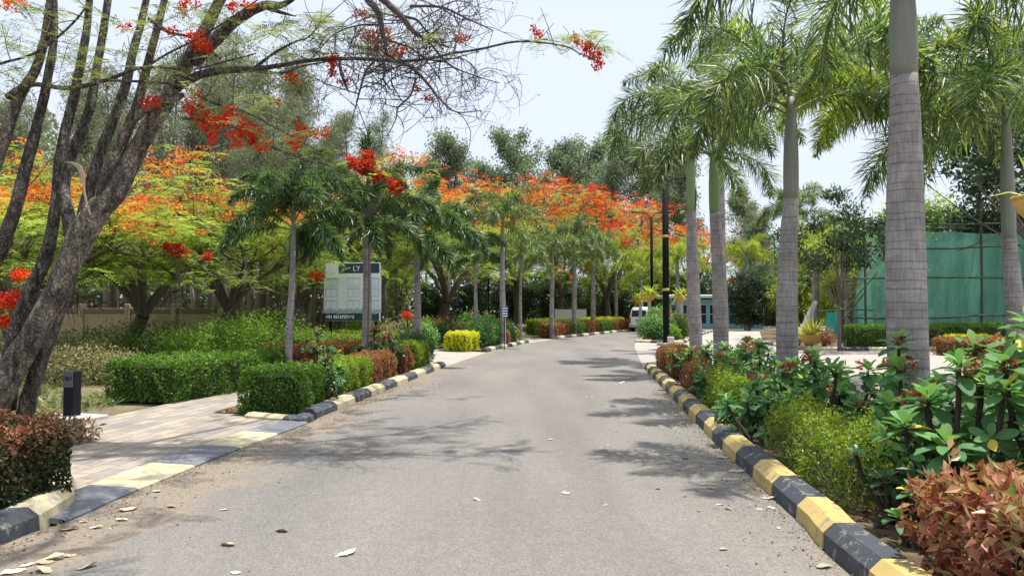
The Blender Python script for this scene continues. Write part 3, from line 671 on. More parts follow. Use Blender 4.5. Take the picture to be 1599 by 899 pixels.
# --- leggy crown-of-thorns type shrub with rosettes and red bracts
def rosette(mb, rng, c, axis, n, L, Wd, matslot=0, tbase=.5):
    axis = nrm(np.asarray(axis, float)); a = np.array([0, 0, 1.0]) if abs(axis[2]) < .9 else np.array([1.0, 0, 0])
    U = nrm(np.cross(axis, a)); V_ = np.cross(axis, U)
    k = np.arange(n); th = k * 2.399 + rng.uniform(0, 6.28); q = k / n       # 0 low/old .. 1 young/centre
    el = R(-18) + q * R(88) + rng.normal(0, .12, n)
    rad = np.cos(th)[:, None] * U + np.sin(th)[:, None] * V_
    D = rad * np.cos(el)[:, None] + axis * np.sin(el)[:, None]; Up = axis * np.cos(el)[:, None] - rad * np.sin(el)[:, None]
    Ls = L * (1.0 - .45 * q) * rng.uniform(.8, 1.12, n); Ws = Wd * (1 - .4 * q) * rng.uniform(.85, 1.1, n)
    Pp = c + axis * (q * L * .35 - L * .2)[:, None] + rad * .008
    v, f, per = big_leaves(Pp, D, Up + rng.normal(0, .15, (n, 3)), Ls, Ws, rng.uniform(.05, .42, n), cup=rng.uniform(.08, .2))
    tint = np.clip(tbase - .28 + .5 * q + rng.normal(0, .12, n), 0, .93); tint[rng.random(n) < .025] = 1.0
    mb.add(v, f, tint=np.repeat(tint, per), mat=matslot, smooth=True)
def bracts(rng, c, r, n=34):
    mb = MB(); d = rnd_dir(rng, n); p = np.asarray(c) + d * r * rng.uniform(.25, 1, n)[:, None] * [1, 1, .8]
    v, q = cards(p, nrm(d + rnd_dir(rng, n) * .8), nrm(d + rnd_dir(rng, n) * .4), r * .62, r * .62, .15); mb.add(v, q, tint=rng.random(n)); return mb
def crown_shrub(x, y, H, seed, label, stems=5, leafL=.15, spread=.35, mat='euphorbia', flowers=2, side=.4, group='leggy shrubs with red bracts in the kerbside beds', bract='bract', n_leaf=15, low=True, name='crown_of_thorns_shrub', rz=0):
    rng = np.random.default_rng(seed + 500); t = thing(name, label, 'shrub', (x, y, 0), 0, group)
    fol = MB(); fc = []
    for i in range(stems):
        a = i * 2.4 + rng.uniform(0, 1); h = H * (1 if i == 0 else rng.uniform(.45, .95)); rr = spread * (0.15 if i == 0 else rng.uniform(.4, 1.1))
        b = np.array([rng.normal(0, .07), rng.normal(0, .07), 0.0]); e = np.array([math.cos(a) * rr, math.sin(a) * rr, h])
        P = smooth_path([b, b * .5 + e * [.35, .35, .35], b * .1 + e * [.85, .85, .72], e], 12)
        s = MB(); v, q = tube(P, np.linspace(.027, .016, 12), 8, True, .12, rng); s.add(v, q, smooth=True)
        ns = int(70 * h / 1.2); k = rng.integers(0, 11, ns); tt_ = rng.random(ns)[:, None]; pp = P[k] * (1 - tt_) + P[k + 1] * tt_
        dd = rnd_dir(rng, ns) * [1, 1, .3]; v, q = cards(pp + dd * .012, nrm(dd), rnd_dir(rng, ns), .022, .006); s.add(v, q)
        s.build('stem', M['spiny_stem'], t)
        ax = nrm(P[-1] - P[-3] + [0, 0, .12]); rosette(fol, rng, e, ax, n_leaf, leafL, leafL * .46)
        if low:
            for _ in range(rng.integers(1, 4)):
                j = rng.integers(3, 11); dd = nrm(rng.normal(size=3) * [1, 1, .2] + [0, 0, .6]); ln_ = rng.uniform(.08, .2)
                e2 = P[j] + dd * ln_; s2 = MB(); v, q = tube([P[j], P[j] * .4 + e2 * .6 + [0, 0, -.01], e2], [.010, .009, .007], 6); fol.add(v, q, mat=1)
                rosette(fol, rng, e2, dd, max(6, n_leaf - 6), leafL * .8, leafL * .34)
        if i < flowers: fc.append(e + ax * .05 + rng.normal(0, .03, 3) + np.array([rng.uniform(-1, 1), -abs(rng.normal(0, .5)), 0]) * .06)
    fol.build('foliage', [M[mat], M['spiny_stem']], t)
    for c in fc: bracts(rng, c, rng.uniform(.055, .085)).build('flower_cluster', M[bract], t)
    return t
# --- rounded leafy shrub
def bush(name, x, y, rx, ry, h, mat, label, n=2600, leaf=.08, seed=0, cat='shrub', group=None, z0=0.0, flat=.0, flowers=None, wl=.4, lumps=9):
    rng = np.random.default_rng(seed + 900); t = thing(name, label, cat, (x, y, z0), 0, group)
    cs = []; 
    for i in range(lumps):
        a = rng.uniform(0, 6.28); r = rng.random() ** .5 * .62
        cs.append((math.cos(a) * r * rx, math.sin(a) * r * ry, h * rng.uniform(.3, .72), rng.uniform(.28, .5)))
    mb = MB(); st = MB()
    for (cx, cy, cz, s) in cs:
        m = n // lumps; d = rnd_dir(rng, m); rr = rng.uniform(.55, 1.05, m)[:, None]
        p = np.array([cx, cy, cz]) + d * rr * [rx * s * 1.5, ry * s * 1.5, h * s * .95]; p[:, 2] = np.abs(p[:, 2] - .03) + .03
        D = nrm(d * .6 + rnd_dir(rng, m) * .8 + [0, 0, .15]); Ls = leaf * rng.uniform(.6, 1.3, m)
        v, q = cards(p, D, nrm(d + rnd_dir(rng, m) * .6 + [0, 0, .4]), Ls, Ls * wl, .2); mb.add(v, q, tint=np.clip(rng.beta(2, 2, m) + .15 * (p[:, 2] / h - .5), 0, 1))
        P = smooth_path([(cx * .1, cy * .1, 0), (cx * .45, cy * .45, cz * .5), (cx, cy, cz)], 6); v, q = tube(P, np.linspace(.02, .006, 6) * (1 + h * .3), 5, False); st.add(v, q)
    st.build('stem', M['twig'], t); mb.build('foliage', M[mat], t)
    if flowers:
        fm, cnt, fr = flowers; f = MB()
        for _ in range(cnt):
            a = rng.uniform(0, 6.28); c = [math.cos(a) * rx * rng.uniform(.2, .8), math.sin(a) * ry * rng.uniform(.2, .8), h * rng.uniform(.6, 1.0)]
            b = bracts(rng, c, fr, 14); v, q, ti, mm, sm_ = b.data(); f.add(v, q, tint=ti)
        f.build('flowers', M[fm], t)
    return t

# --- branching helper used by the trees
def branch_out(rng, P, r, mb, depth, tips, length, spread=.7, up=.15, n=3, taper=.6, sides=6, wig=.12):
    """P: polyline of parent (end grows on); adds child tubes; collects tips"""
    e = P[-1]; d0 = nrm(P[-1] - P[-2])
    for i in range(n):
        d = nrm(d0 + rng.normal(0, spread, 3) + [0, 0, up]); L = length * rng.uniform(.7, 1.2); pts = [e]
        k = 4; dd = d
        for j in range(k):
            dd = nrm(dd + rng.normal(0, wig, 3) + [0, 0, up * .3]); pts.append(pts[-1] + dd * L / k)
        Q = smooth_path(pts, 7); v, q = tube(Q, np.linspace(r, r * taper, 7), sides, False); mb.add(v, q, smooth=True)
        if depth > 0: branch_out(rng, Q, r * taper, mb, depth - 1, tips, length * .68, spread, up, n, taper, max(3, sides - 1), wig)
        else: tips.append((Q[-1], nrm(Q[-1] - Q[-2]))); tips.append((Q[3], nrm(Q[4] - Q[3])))

def feather_leaves(mb, rng, P, Ln, npin, pl, pw, tintb=.5, droop=.35, planar=.25):
    """bipinnate leaves: for each origin in P a rib with rows of narrow pinnae each side"""
    n = len(P); a = rng.uniform(0, 2 * PI, n); el = rng.normal(.05, planar, n)
    D = np.stack([np.cos(a) * np.cos(el), np.sin(a) * np.cos(el), np.sin(el)], 1); S = nrm(np.cross(D, [0, 0, 1.0])) ; 
    tb = np.clip(tintb + rng.normal(0, .16, n), 0, 1)
    for k in range(npin):
        t = (k + 1) / npin; env = math.sin(min(1, t * .9 + .12) * PI * .93) ** .6
        c = P + D * (Ln * t) + np.array([0, 0, -1.0]) * (droop * Ln * t * t)
        for sgn in (-1, 1):
            d = nrm(S * sgn + D * .45 + rng.normal(0, .08, (n, 3)) + [0, 0, -.12])
            v, q = cards(c, d, np.tile([0, 0, 1.0], (n, 1)) + rng.normal(0, .25, (n, 3)), pl * env, pw, .1); mb.add(v, q, tint=tb)
def petals(mb, rng, Pc, r, n, size, flat=.5, tb=.4):
    m = len(Pc); p = np.repeat(Pc, n, 0) + rnd_dir(rng, m * n) * (rng.random(m * n) ** .5)[:, None] * [r, r, r * flat]
    s = size * rng.uniform(.6, 1.3, m * n); tint = np.repeat(np.clip(tb + rng.normal(0, .2, m), 0, 1), n) + rng.normal(0, .12, m * n)
    v, q = cards(p, rnd_dir(rng, m * n), nrm(rnd_dir(rng, m * n) + [0, 0, .6]), s, s * .8, .2, .6); mb.add(v, q, tint=np.clip(tint, 0, 1))

def flame_tree_parts(seed, H, Rr, red=.35, flower='flower_orange', leafscale=1.0, ncl=520, thick=.45, flower_low=.15, trunk_h=.28, holes=.0):
    """umbrella-shaped flame tree: (bark mesh, leaf mesh, flower mesh)"""
    rng = np.random.default_rng(seed); bk = MB(); tips = []
    th = H * trunk_h; tr = .05 * H ** .75 + .03
    T0 = smooth_path([(0, 0, -.1), (rng.normal(0, .1), rng.normal(0, .1), th * .5), (rng.normal(0, .25), rng.normal(0, .25), th)], 8)
    v, q = tube(T0, np.linspace(tr * 1.25, tr * .9, 8), 10, False, .08, rng); bk.add(v, q, smooth=True)
    nl = 6
    for i in range(nl):
        a = i / nl * 2 * PI + rng.uniform(-.3, .3); rr = Rr * rng.uniform(.35, .62); zt = H * rng.uniform(.62, .86)
        Q = smooth_path([T0[-1], T0[-1] + [math.cos(a) * rr * .3, math.sin(a) * rr * .3, (zt - th) * .45], T0[-1] + [math.cos(a) * rr * .75, math.sin(a) * rr * .75, (zt - th) * .8], [math.cos(a) * rr, math.sin(a) * rr, zt]], 10)
        v, q = tube(Q, np.linspace(tr * .6, tr * .25, 10), 7, False); bk.add(v, q, smooth=True)
        branch_out(rng, Q, tr * .24, bk, 2, tips, Rr * .30, .65, .05, 3, .55, 5)
        branch_out(rng, Q[:6], tr * .2, bk, 1, tips, Rr * .30, .75, .05, 2, .55, 5)
    # crown: layered pads on an umbrella shell
    npad = 84; lf = MB(); fl = MB()
    a = rng.uniform(0, 2 * PI, npad); r = np.sqrt(rng.random(npad)) * Rr; top = H * (1 - .20 * (r / Rr) ** 2.2 + .05 * np.sin(a * 3 + seed) * r / Rr)
    z = top - rng.random(npad) ** 1.5 * H * thick
    pads = np.stack([np.cos(a) * r, np.sin(a) * r, z], 1)
    tp = np.array([p for p, d in tips]); tp = tp[tp[:, 2] > H * .5]; pads = np.vstack([pads, tp[rng.choice(len(tp), min(24, len(tp)), False)]])
    per = max(3, ncl // len(pads)); pr = Rr * .17
    for i, p in enumerate(pads):
        c = p + rng.normal(0, 1, (per, 3)) * [pr, pr, pr * .20]
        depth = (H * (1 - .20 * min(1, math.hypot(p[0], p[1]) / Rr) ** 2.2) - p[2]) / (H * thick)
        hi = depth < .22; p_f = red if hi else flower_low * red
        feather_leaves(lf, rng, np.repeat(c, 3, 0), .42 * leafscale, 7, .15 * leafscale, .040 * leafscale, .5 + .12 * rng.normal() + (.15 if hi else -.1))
        if rng.random() < p_f * 1.5:
            m = max(3, int(per * 1.3)); petals(fl, rng, p + rng.normal(0, 1, (m, 3)) * [pr * .9, pr * .9, pr * .18] + [0, 0, pr * .35], .28 * leafscale, 22 if leafscale > 1.2 else 17, .085 * leafscale, .5, .45)
    if not fl.v: petals(fl, rng, pads[:2], .2, 10, .06)
    return bk.mesh('trunk', M['bark_far']), lf.mesh('crown', M['flame_leaf']), fl.mesh('blossom', M[flower])
def place_tree(name, meshes, names, p, rz, s, label, cat='tree', group=None):
    t = thing(name, label, cat, (p[0], p[1], 0), rz, group); t.scale = s if hasattr(s, '__len__') else (s, s, s)
    for m, nm in zip(meshes, names):
        o = bpy.data.objects.new(nm, m); C.objects.link(o); o.parent = t
    return t
def casuarina_parts(seed, H, spread, mat, n=9000, droop=.8, bare=.3, cl=.32, wl=.028, bark='bark_far', upright=.7, tight=.13):
    rng = np.random.default_rng(seed); bk = MB(); lf = MB()
    T0 = smooth_path([(0, 0, -.1), (rng.normal(0, .2), rng.normal(0, .2), H * .35), (rng.normal(0, .5), rng.normal(0, .5), H * .7), (rng.normal(0, .7), rng.normal(0, .7), H)], 18)
    r0 = .018 * H ** .9 * .6; v, q = tube(T0, np.linspace(r0 * 1.2, r0 * .12, 18), 8, False, .05, rng); bk.add(v, q, smooth=True)
    nb = 26; cp = []
    for i in range(nb):
        k = bare + (1 - bare) * (i + rng.random()) / nb; j = min(16, int(k * 17)); b = T0[j]; a = rng.uniform(0, 6.28); L = spread * (1.12 - k) ** .6 * rng.uniform(.6, 1.15)
        e = b + [math.cos(a) * L, math.sin(a) * L, L * upright * rng.uniform(.4, 1.3)]; Q = smooth_path([b, b * .55 + e * .45 + [0, 0, -.05 * L], e], 7)
        v, q = tube(Q, np.linspace(r0 * .32, r0 * .06, 7), 4, False); bk.add(v, q); 
        for m in range(2, 7): cp.append(Q[m])
        for _ in range(3):
            e2 = Q[rng.integers(2, 6)] + rng.normal(0, .25, 3) * L; cp.append(e2)
    cp = np.array(cp); c = cp[rng.integers(0, len(cp), n // 12)] + rng.normal(0, spread * tight, (n // 12, 3))
    p = np.repeat(c, 12, 0) + rng.normal(0, .20 * (spread / 2) ** .5, (len(c) * 12, 3)); m = len(p)
    D = nrm(rnd_dir(rng, m) + [0, 0, -droop]); s = cl * rng.uniform(.5, 1.3, m)
    v, q = cards(p, D, rnd_dir(rng, m), s, s * (wl / cl) * 2.2, .1); lf.add(v, q, tint=np.repeat(rng.beta(2, 2, len(c)), 12) * .7 + .3 * rng.random(m))
    return bk.mesh('trunk', M[bark]), lf.mesh('crown', M[mat])
def broad_parts(seed, H, Rr, mat, n=16000, trunk_h=.35, leaf=.16, nl=22, bark='bark_far', zr=.5, gap=.5, wl=.45, tk=.028, lr_=(.22, .42)):
    rng = np.random.default_rng(seed); bk = MB(); lf = MB(); tr = tk * H
    T0 = smooth_path([(0, 0, -.1), (rng.normal(0, .1), rng.normal(0, .1), H * trunk_h * .6), (rng.normal(0, .3), rng.normal(0, .3), H * .7)], 10)
    v, q = tube(T0, np.linspace(tr * 1.2, tr * .3, 10), 8, False); bk.add(v, q, smooth=True)
    for i in range(nl):
        d = rnd_dir(rng, 1)[0]; c = np.array([0, 0, H * (1 - zr / 1.05)]) + d * [Rr, Rr, H * zr] * (rng.random() ** .4) * .78; c[2] = max(c[2], H * .2)
        b = T0[int(np.clip(c[2] / H * 9 * .75, max(2, int(trunk_h * 11)), 8))]; Q = smooth_path([b, b * .5 + c * .5 + [0, 0, -.1], c], 7); v, q = tube(Q, np.linspace(tr * .3, tr * .06, 7), 5, False); bk.add(v, q)
        m = n // nl; lr = Rr * rng.uniform(*lr_); d = rnd_dir(rng, m); rr = rng.random(m)[:, None] ** gap
        p = c + d * rr * [lr, lr, lr * .75]; s = leaf * rng.uniform(.6, 1.3, m)
        v, q = cards(p, nrm(d * .4 + rnd_dir(rng, m) + [0, 0, -.3]), nrm(d + [0, 0, .8] + rnd_dir(rng, m) * .5), s, s * wl, .15); lf.add(v, q, tint=np.clip(rng.beta(2, 2, m) * .8 + .2 * rng.random(), 0, 1))
    return bk.mesh('trunk', M[bark]), lf.mesh('crown', M[mat])

# ================================================================== PALMS
PG = 'foxtail palms planted along the drive'
def pbase(px, py): g = G(px, py); return g[0], g[1]
def palm_px(px, Y, pytop, wpx, label, **k):
    """palm whose trunk stands at picture column px, depth Y, crownshaft ends at picture row pytop, trunk wpx wide"""
    b = W(px, 486, Y); H = W(px, pytop, Y)[2]
    return palm((b[0], Y), H, wpx * Y / F / 2, label, group=PG, **k)
palm_px(1419, 8.0, -75, 55, 'thickest grey ringed palm trunk, nearest the camera in the right bed', kind='near', nf=10, fl=1.12, seed=3, shaft=1.35, bulge=.12, lean=(-.02, 0), extra=[(R(10), 5, 1.1), (R(-35), 5, 1.0)])
palm_px(1226, 12.6, 150, 31, 'second palm of the right bed, tall green crownshaft and broad drooping crown', kind='near', nf=10, fl=1.25, seed=8, shaft=1.75, lean=(.12, 0), bulge=.10, extra=[(R(190), 5, 1.0)])
palm_px(1127, 18.5, 232, 22, 'grey palm with pale bulging shaft, third along the right bed', kind='near', nf=9, fl=1.15, seed=5, shaft=1.6, lean=(-.15, 0), bulge=.12, green=True, extra=[(R(170), 5, 1.0), (R(215), 5, 1.1), (R(20), 5, 1.0)])
palm_px(1086, 23.5, 175, 19, 'palm with a loose brown sheath at the top of its ringed trunk', kind='near', nf=10, fl=1.35, seed=21, shaft=3.2, lean=(-.12, 0), sheath=True, green=True, extra=[(R(185), 5, 1.45), (R(165), 3, 1.4), (R(-30), 5, 1.2)])
palm_px(1588, 12.5, 170, 27, 'palm at the right edge with slender pale trunk before the green netting', kind='near', nf=10, fl=1.25, seed=31, shaft=2.2, lean=(-.1, 0), bulge=.05, extra=[(R(190), 5, 1.2), (R(150), 5, 1.2), (R(230), 3, 1.2)])
palm_px(1640, 17.5, 120, 26, 'palm whose fronds hang in from beyond the right edge of the view', kind='mid', nf=12, fl=1.1, seed=33, shaft=1.6)
palm_px(1418, 17, 165, 13, 'palm behind the thickest trunk, its fronds reaching right over the netting', kind='mid', nf=12, fl=1.25, seed=35, shaft=1.4, extra=[(R(0), 5, 1.2), (R(25), 3, 1.3)])
palm_px(1402, 14, 150, 12, 'palm with yellowish fronds reaching left from behind the thickest trunk', kind='yellow', nf=6, fl=1.1, seed=36, shaft=1.4, extra=[(R(180), 3, 1.1), (R(160), 2, 1.1), (R(205), 5, 1.0)])  # sunlit look of this crown put into its yellow leaf colour
palm_px(1128, 30, 150, 10, 'tall palm far behind, its crown filling the gap left of the second palm', kind='mid', nf=11, fl=1.3, seed=37, shaft=1.6)
# left row
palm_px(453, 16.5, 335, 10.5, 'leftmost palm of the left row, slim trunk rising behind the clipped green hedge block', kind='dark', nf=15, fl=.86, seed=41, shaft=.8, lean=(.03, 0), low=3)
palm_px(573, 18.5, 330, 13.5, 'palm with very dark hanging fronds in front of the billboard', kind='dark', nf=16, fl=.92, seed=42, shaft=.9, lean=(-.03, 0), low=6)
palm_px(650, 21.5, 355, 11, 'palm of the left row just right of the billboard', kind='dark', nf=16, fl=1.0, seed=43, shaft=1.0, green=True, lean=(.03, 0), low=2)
palm_px(743, 33, 400, 6, 'small palm behind the dark shrubs at the left verge', kind='dark', nf=10, fl=.9, seed=44, shaft=.9)
palm_px(785, 33, 345, 9, 'palm beside the small blue notice board', kind='mid', nf=12, fl=1.12, seed=45, shaft=1.2, green=True)
palm_px(813, 40, 400, 5, 'short thin palm between the blue notice and the white board', kind='mid', nf=10, fl=.95, seed=46, shaft=.9)
palm_px(862, 44, 392, 7, 'palm at the left end of the white board', kind='mid', nf=12, fl=1.15, seed=47, shaft=1.1, low=2)
palm_px(897, 48, 372, 7, 'palm standing before the right half of the white board', kind='mid', nf=13, fl=1.2, seed=48, shaft=1.2, low=2)
palm_px(926, 53, 400, 7, 'palm over the far curve hedge, just left of the van', kind='mid', nf=12, fl=1.15, seed=49, shaft=1.2, low=2)
palm_px(1002, 60, 418, 4, 'yellow-green palm above the van', kind='yellow', nf=12, fl=1.3, seed=50, shaft=1.0, low=2)
palm_px(962, 66, 400, 5, 'yellow-green palm behind the far curve, above the copper hedge end', kind='yellow', nf=12, fl=1.35, seed=51, shaft=1.0, low=2)
palm_px(1058, 52, 405, 6, 'yellow-green palm among the far bowl planters', kind='yellow', nf=12, fl=1.2, seed=52, shaft=1.0)
palm_px(1165, 62, 400, 6, 'far yellow-green palm between the two middle right trunks', kind='yellow', nf=11, fl=1.2, seed=53, shaft=1.0)
palm_px(1243, 42, 330, 6, 'thin far palm showing just right of the second trunk', kind='mid', nf=11, fl=1.1, seed=54, shaft=1.2)
palm_px(1272, 50, 395, 7, 'far palm with yellowish fronds above the agave pot', kind='yellow', nf=12, fl=1.3, seed=55, shaft=1.0)
palm_px(1322, 43, 400, 6, 'yellow-green palm left of the green netting', kind='yellow', nf=12, fl=1.2, seed=56, shaft=1.0)

# ================================================================== NEAR FLAME TREE (many stems, leaning right)
rng = np.random.default_rng(77)
TB = G(40, 700); TY = 9.2
ft = thing('flame_tree', 'big many-stemmed flame tree leaning right over the footpath, bark torn at the fork', 'tree', (TB[0], TY, 0))
def lp(px, py, Y=TY): return W(px, py, Y) - np.array([TB[0], TY, 0])
def stem_px(mb, pts, ws, Y0=TY, Y1=None, n=26, sides=18, rough=.10):
    Y1 = Y1 or Y0; m = len(pts)
    P = smooth_path([lp(p[0], p[1], Y0 + (Y1 - Y0) * i / (m - 1)) for i, p in enumerate(pts)], n)
    r = np.interp(np.linspace(0, 1, n), np.linspace(0, 1, m), ws) * TY / F / 2 * .80
    v, q = tube(P, r, sides, True, rough * .8, rng); mb.add(v, q, smooth=True); return P
trunk = MB()
stem_px(trunk, [(-75, 770), (-35, 690), (5, 600), (54, 520), (90, 450), (116, 392), (148, 335), (180, 300), (200, 262), (219, 225), (250, 172), (274, 130), (298, 86), (326, 36), (348, -10), (370, -60)],
        [96, 66, 52, 45, 40, 50, 48, 41, 38, 33, 33, 31, 26, 22, 20, 18], n=90, sides=30, rough=.10)
mt = trunk.build('trunk', M['bark_flame'], ft)
b_ = MB(); stem_px(b_, [(22, 720), (38, 650), (52, 600), (74, 530), (100, 460), (118, 405), (138, 362)], [50, 34, 30, 28, 28, 24, 14], Y0=9.45, Y1=9.3, n=30); b_.build('trunk', M['bark_flame_dark'], ft)  # rear trunk: its shadow is painted in by the darker bark
def limb(pts, ws, Y0=TY, Y1=None, mat='bark_flame_dark', name='stem', n=34, sides=14, rough=.09):
    b = MB(); P = stem_px(b, pts, ws, Y0, Y1, n, sides, rough); b.build(name, M[mat], ft); return P
limb([(122, 400), (105, 330), (100, 290), (112, 240), (140, 170), (152, 100), (163, 40), (172, -30)], [34, 25, 22, 20, 18, 16, 15, 13], 9.3, 9.6)
limb([(10, 640), (20, 540), (48, 455), (72, 400), (86, 330), (92, 262), (100, 215), (116, 150), (128, 90), (136, 40), (142, -30)], [34, 32, 28, 25, 21, 20, 20, 18, 16, 14, 12], 9.4, 9.2, n=44)
limb([(130, 345), (142, 290), (158, 235), (178, 185), (197, 130), (208, 80), (222, 30), (236, -40)], [27, 23, 20, 19, 18, 16, 14, 12], 9.35, 9.5)
limb([(150, 335), (170, 270), (192, 218), (214, 165), (228, 110), (244, 50), (262, -20)], [28, 26, 22, 18, 16, 14, 12], 9.2, 9.0, 'bark_flame')
limb([(-60, 520), (-20, 430), (5, 380), (28, 310), (46, 240), (62, 180), (75, 120), (84, 60), (84, -30)], [28, 27, 25, 23, 21, 18, 16, 14, 12], 9.0, 9.0, 'bark_flame_dark')
limb([(-45, 320), (-10, 260), (12, 200), (30, 150), (54, 112), (70, 60), (78, 0)], [26, 25, 22, 20, 18, 15, 13], 9.1, 9.0, 'bark_flame')
limb([(300, 96), (336, 62), (372, 30), (410, 10), (440, 8), (464, -6)], [34, 24, 20, 17, 12, 8], 9.0, 8.8, n=24)
limb([(415, 12), (440, 20), (462, 26)], [9, 7, 2], 8.9, 8.8, n=10, sides=7)
limb([(205, 188), (236, 165), (262, 160), (286, 148)], [18, 15, 14, 10], 9.1, 9.0, 'bark_flame', n=14, sides=9)
# long reaching branches
def arm(pts, ws, Y0, Y1): return limb(pts, ws, Y0, Y1, 'bark_flame_dark', 'branch', 44, 8, .05)
A1 = arm([(12, 152), (28, 140), (56, 132), (110, 138), (170, 124), (222, 106), (300, 108), (345, 98), (400, 84)], [13, 11, 9, 8.5, 8, 6, 4.5, 4, 2.5], 9.0, 8.6)
A2 = arm([(276, 136), (310, 118), (350, 110), (400, 108), (440, 102), (490, 94), (560, 92), (620, 96), (670, 92), (705, 84), (750, 77), (800, 66), (838, 66), (884, 73), (905, 84), (924, 92)], [20, 17, 15, 11, 9, 8, 7, 6, 5.5, 5, 4.5, 4, 3.6, 3, 2.4, 1.5], 9.0, 8.4)
A3 = arm([(400, 112), (440, 114), (470, 104), (508, 97)], [6, 5, 4, 3], 8.8, 8.7)
A4 = arm([(395, 108), (430, 82), (460, 66), (482, 58), (500, 36)], [7, 5, 4, 3, 2], 8.9, 8.6)
A5 = arm([(224, 108), (262, 84), (310, 60), (352, 34), (410, -5)], [5, 4, 3.5, 3, 2], 8.9, 8.5)
A6 = arm([(0, 100), (60, 80), (120, 30), (150, -20)], [5, 4.5, 4, 3], 8.7, 8.6)
A7 = arm([(285, 185), (330, 190), (380, 205), (430, 232), (480, 250), (530, 262)], [7, 6, 5, 4, 3, 2], 8.9, 9.2)
A8 = arm([(172, 126), (225, 128), (280, 134), (330, 160), (390, 178), (440, 205), (505, 240)], [5, 5, 4, 4, 3.5, 3, 2], 8.7, 9.2)
A9 = arm([(232, 30), (262, 50), (300, 60), (345, 92)], [7, 6, 5, 4], 9.0, 8.9)
A10 = arm([(660, 93), (690, 95), (720, 88), (748, 80)], [3, 2.6, 2, 1.4], 8.6, 8.5)
# torn strip of pale bark hanging in the fork
tb = MB(); Pq = smooth_path([lp(101, 253, 9.0), lp(112, 254, 8.95), lp(123, 261, 8.9), lp(129, 278, 8.9), lp(131, 300, 8.9), lp(135, 318, 8.9), lp(141, 336, 8.9)], 14)
Sx = np.array([.026, -.02, .012]); ww = np.interp(np.linspace(0, 1, 14), [0, .2, .45, .6, 1], [.3, 1, 1.3, .5, .45])[:, None]
V = np.concatenate([Pq - Sx * ww, Pq + Sx * ww, Pq + Sx * ww + [0, .02, 0], Pq - Sx * ww + [0, .02, 0]], 1).reshape(-1, 4, 3); a = np.arange(13)[:, None] * 4; b = np.arange(4)[None, :]
tb.add(V, np.stack([a + b, a + (b + 1) % 4, a + 4 + (b + 1) % 4, a + 4 + b], -1).reshape(-1, 4)); tb.build('torn_bark', M['peeled'], ft)
# fine feathery leaves and sprays of red blossom along the arms
lf = MB(); fl = MB(); tw = MB()
def spray(px, py, n, sx, sy, Y=8.8, sz=1.0):
    for _ in range(n):
        c = lp(px + rng.normal(0, sx), py + rng.normal(0, sy), Y + rng.normal(0, .35))
        k = 3; feather_leaves(lf, rng, np.repeat(c[None], k, 0), .34 * sz, 13, .085 * sz, .013, rng.uniform(.2, .8), .25, .3)
        e = c + rng.normal(0, .06, 3); v, q = tube([c, e + [0, 0, .04], c + rng.normal(0, .14, 3)], [.004, .004, .003], 4, False); tw.add(v, q)
for px, py, n, sx, sy in [(500, 45, 10, 28, 10), (545, 60, 9, 35, 12), (480, 75, 8, 22, 14), (440, 50, 7, 18, 8), (590, 75, 8, 30, 8), (655, 60, 5, 25, 8), (380, 70, 6, 30, 14), (340, 45, 6, 25, 14), (300, 110, 6, 30, 12),
                          (20, 60, 12, 22, 30), (90, 90, 10, 40, 22), (150, 85, 10, 35, 20), (200, 90, 6, 25, 20), (60, 20, 8, 50, 20), (190, 20, 8, 50, 22), (280, 20, 6, 40, 18), (380, 10, 7, 40, 12), (340, 160, 8, 35, 16), (410, 150, 5, 25, 12),
                          (900, 62, 5, 14, 5), (925, 66, 4, 12, 5), (860, 58, 3, 12, 5), (445, 130, 5, 22, 8), (420, 215, 7, 28, 12), (470, 225, 6, 25, 12), (5, 110, 5, 12, 20), (620, 20, 4, 30, 10)]:
    spray(px, py, n, sx, sy)
def bloom(px, py, rpx, n, tbv=.4, Y=8.8, flat=.8, size=.034):
    c = lp(px, py, Y); r = rpx * Y / F; m = max(3, int(n / 9))
    cc = c + rnd_dir(rng, m) * (rng.random(m) ** .5)[:, None] * [r, r * .8, r * flat]; petals(fl, rng, cc, .055, 14, size, .8, tbv)
for a in [(22, 8, 18, 170, .6), (290, 8, 20, 110, .1), (365, 12, 16, 80, .1), (306, 60, 22, 210, .55), (322, 78, 12, 90, .1), (192, 42, 12, 40, .05), (270, 48, 10, 40, .1), (385, 12, 14, 60, .2),
          (518, 92, 13, 110, .15), (530, 108, 13, 60, .1), (540, 130, 13, 60, .05), (520, 113, 9, 40, .1), (456, 122, 13, 100, .35), (430, 160, 6, 20, .1),
          (580, 55, 15, 90, .45), (600, 62, 15, 90, .9), (618, 85, 14, 90, .5), (635, 75, 8, 30, .8), (590, 72, 8, 40, .3), (562, 20, 10, 40, .3), (588, 22, 4, 10, .1), (604, 46, 4, 14, .2),
          (713, 60, 5, 16, .1), (725, 61, 8, 36, .6), (650, 140, 4, 8, .1), (668, 152, 6, 14, .1),
          (842, 52, 8, 38, .3), (832, 47, 3, 7, .2), (900, 62, 9, 60, .3), (915, 74, 13, 130, .15), (930, 86, 11, 90, .3), (937, 96, 6, 30, .2), (932, 106, 4, 10, .0),
          (300, 170, 22, 170, .25), (330, 190, 26, 260, .15), (360, 185, 22, 200, .3), (390, 205, 24, 240, .2), (405, 225, 20, 170, .35), (375, 215, 22, 150, .3), (330, 215, 16, 90, .3), (245, 155, 14, 70, .4), (228, 162, 9, 60, .1), (305, 145, 12, 50, .2),
          (455, 225, 14, 110, .4), (462, 215, 10, 60, .2), (470, 200, 12, 60, .15), (505, 205, 10, 60, .4), (490, 212, 9, 40, .5)]:
    bloom(*a)
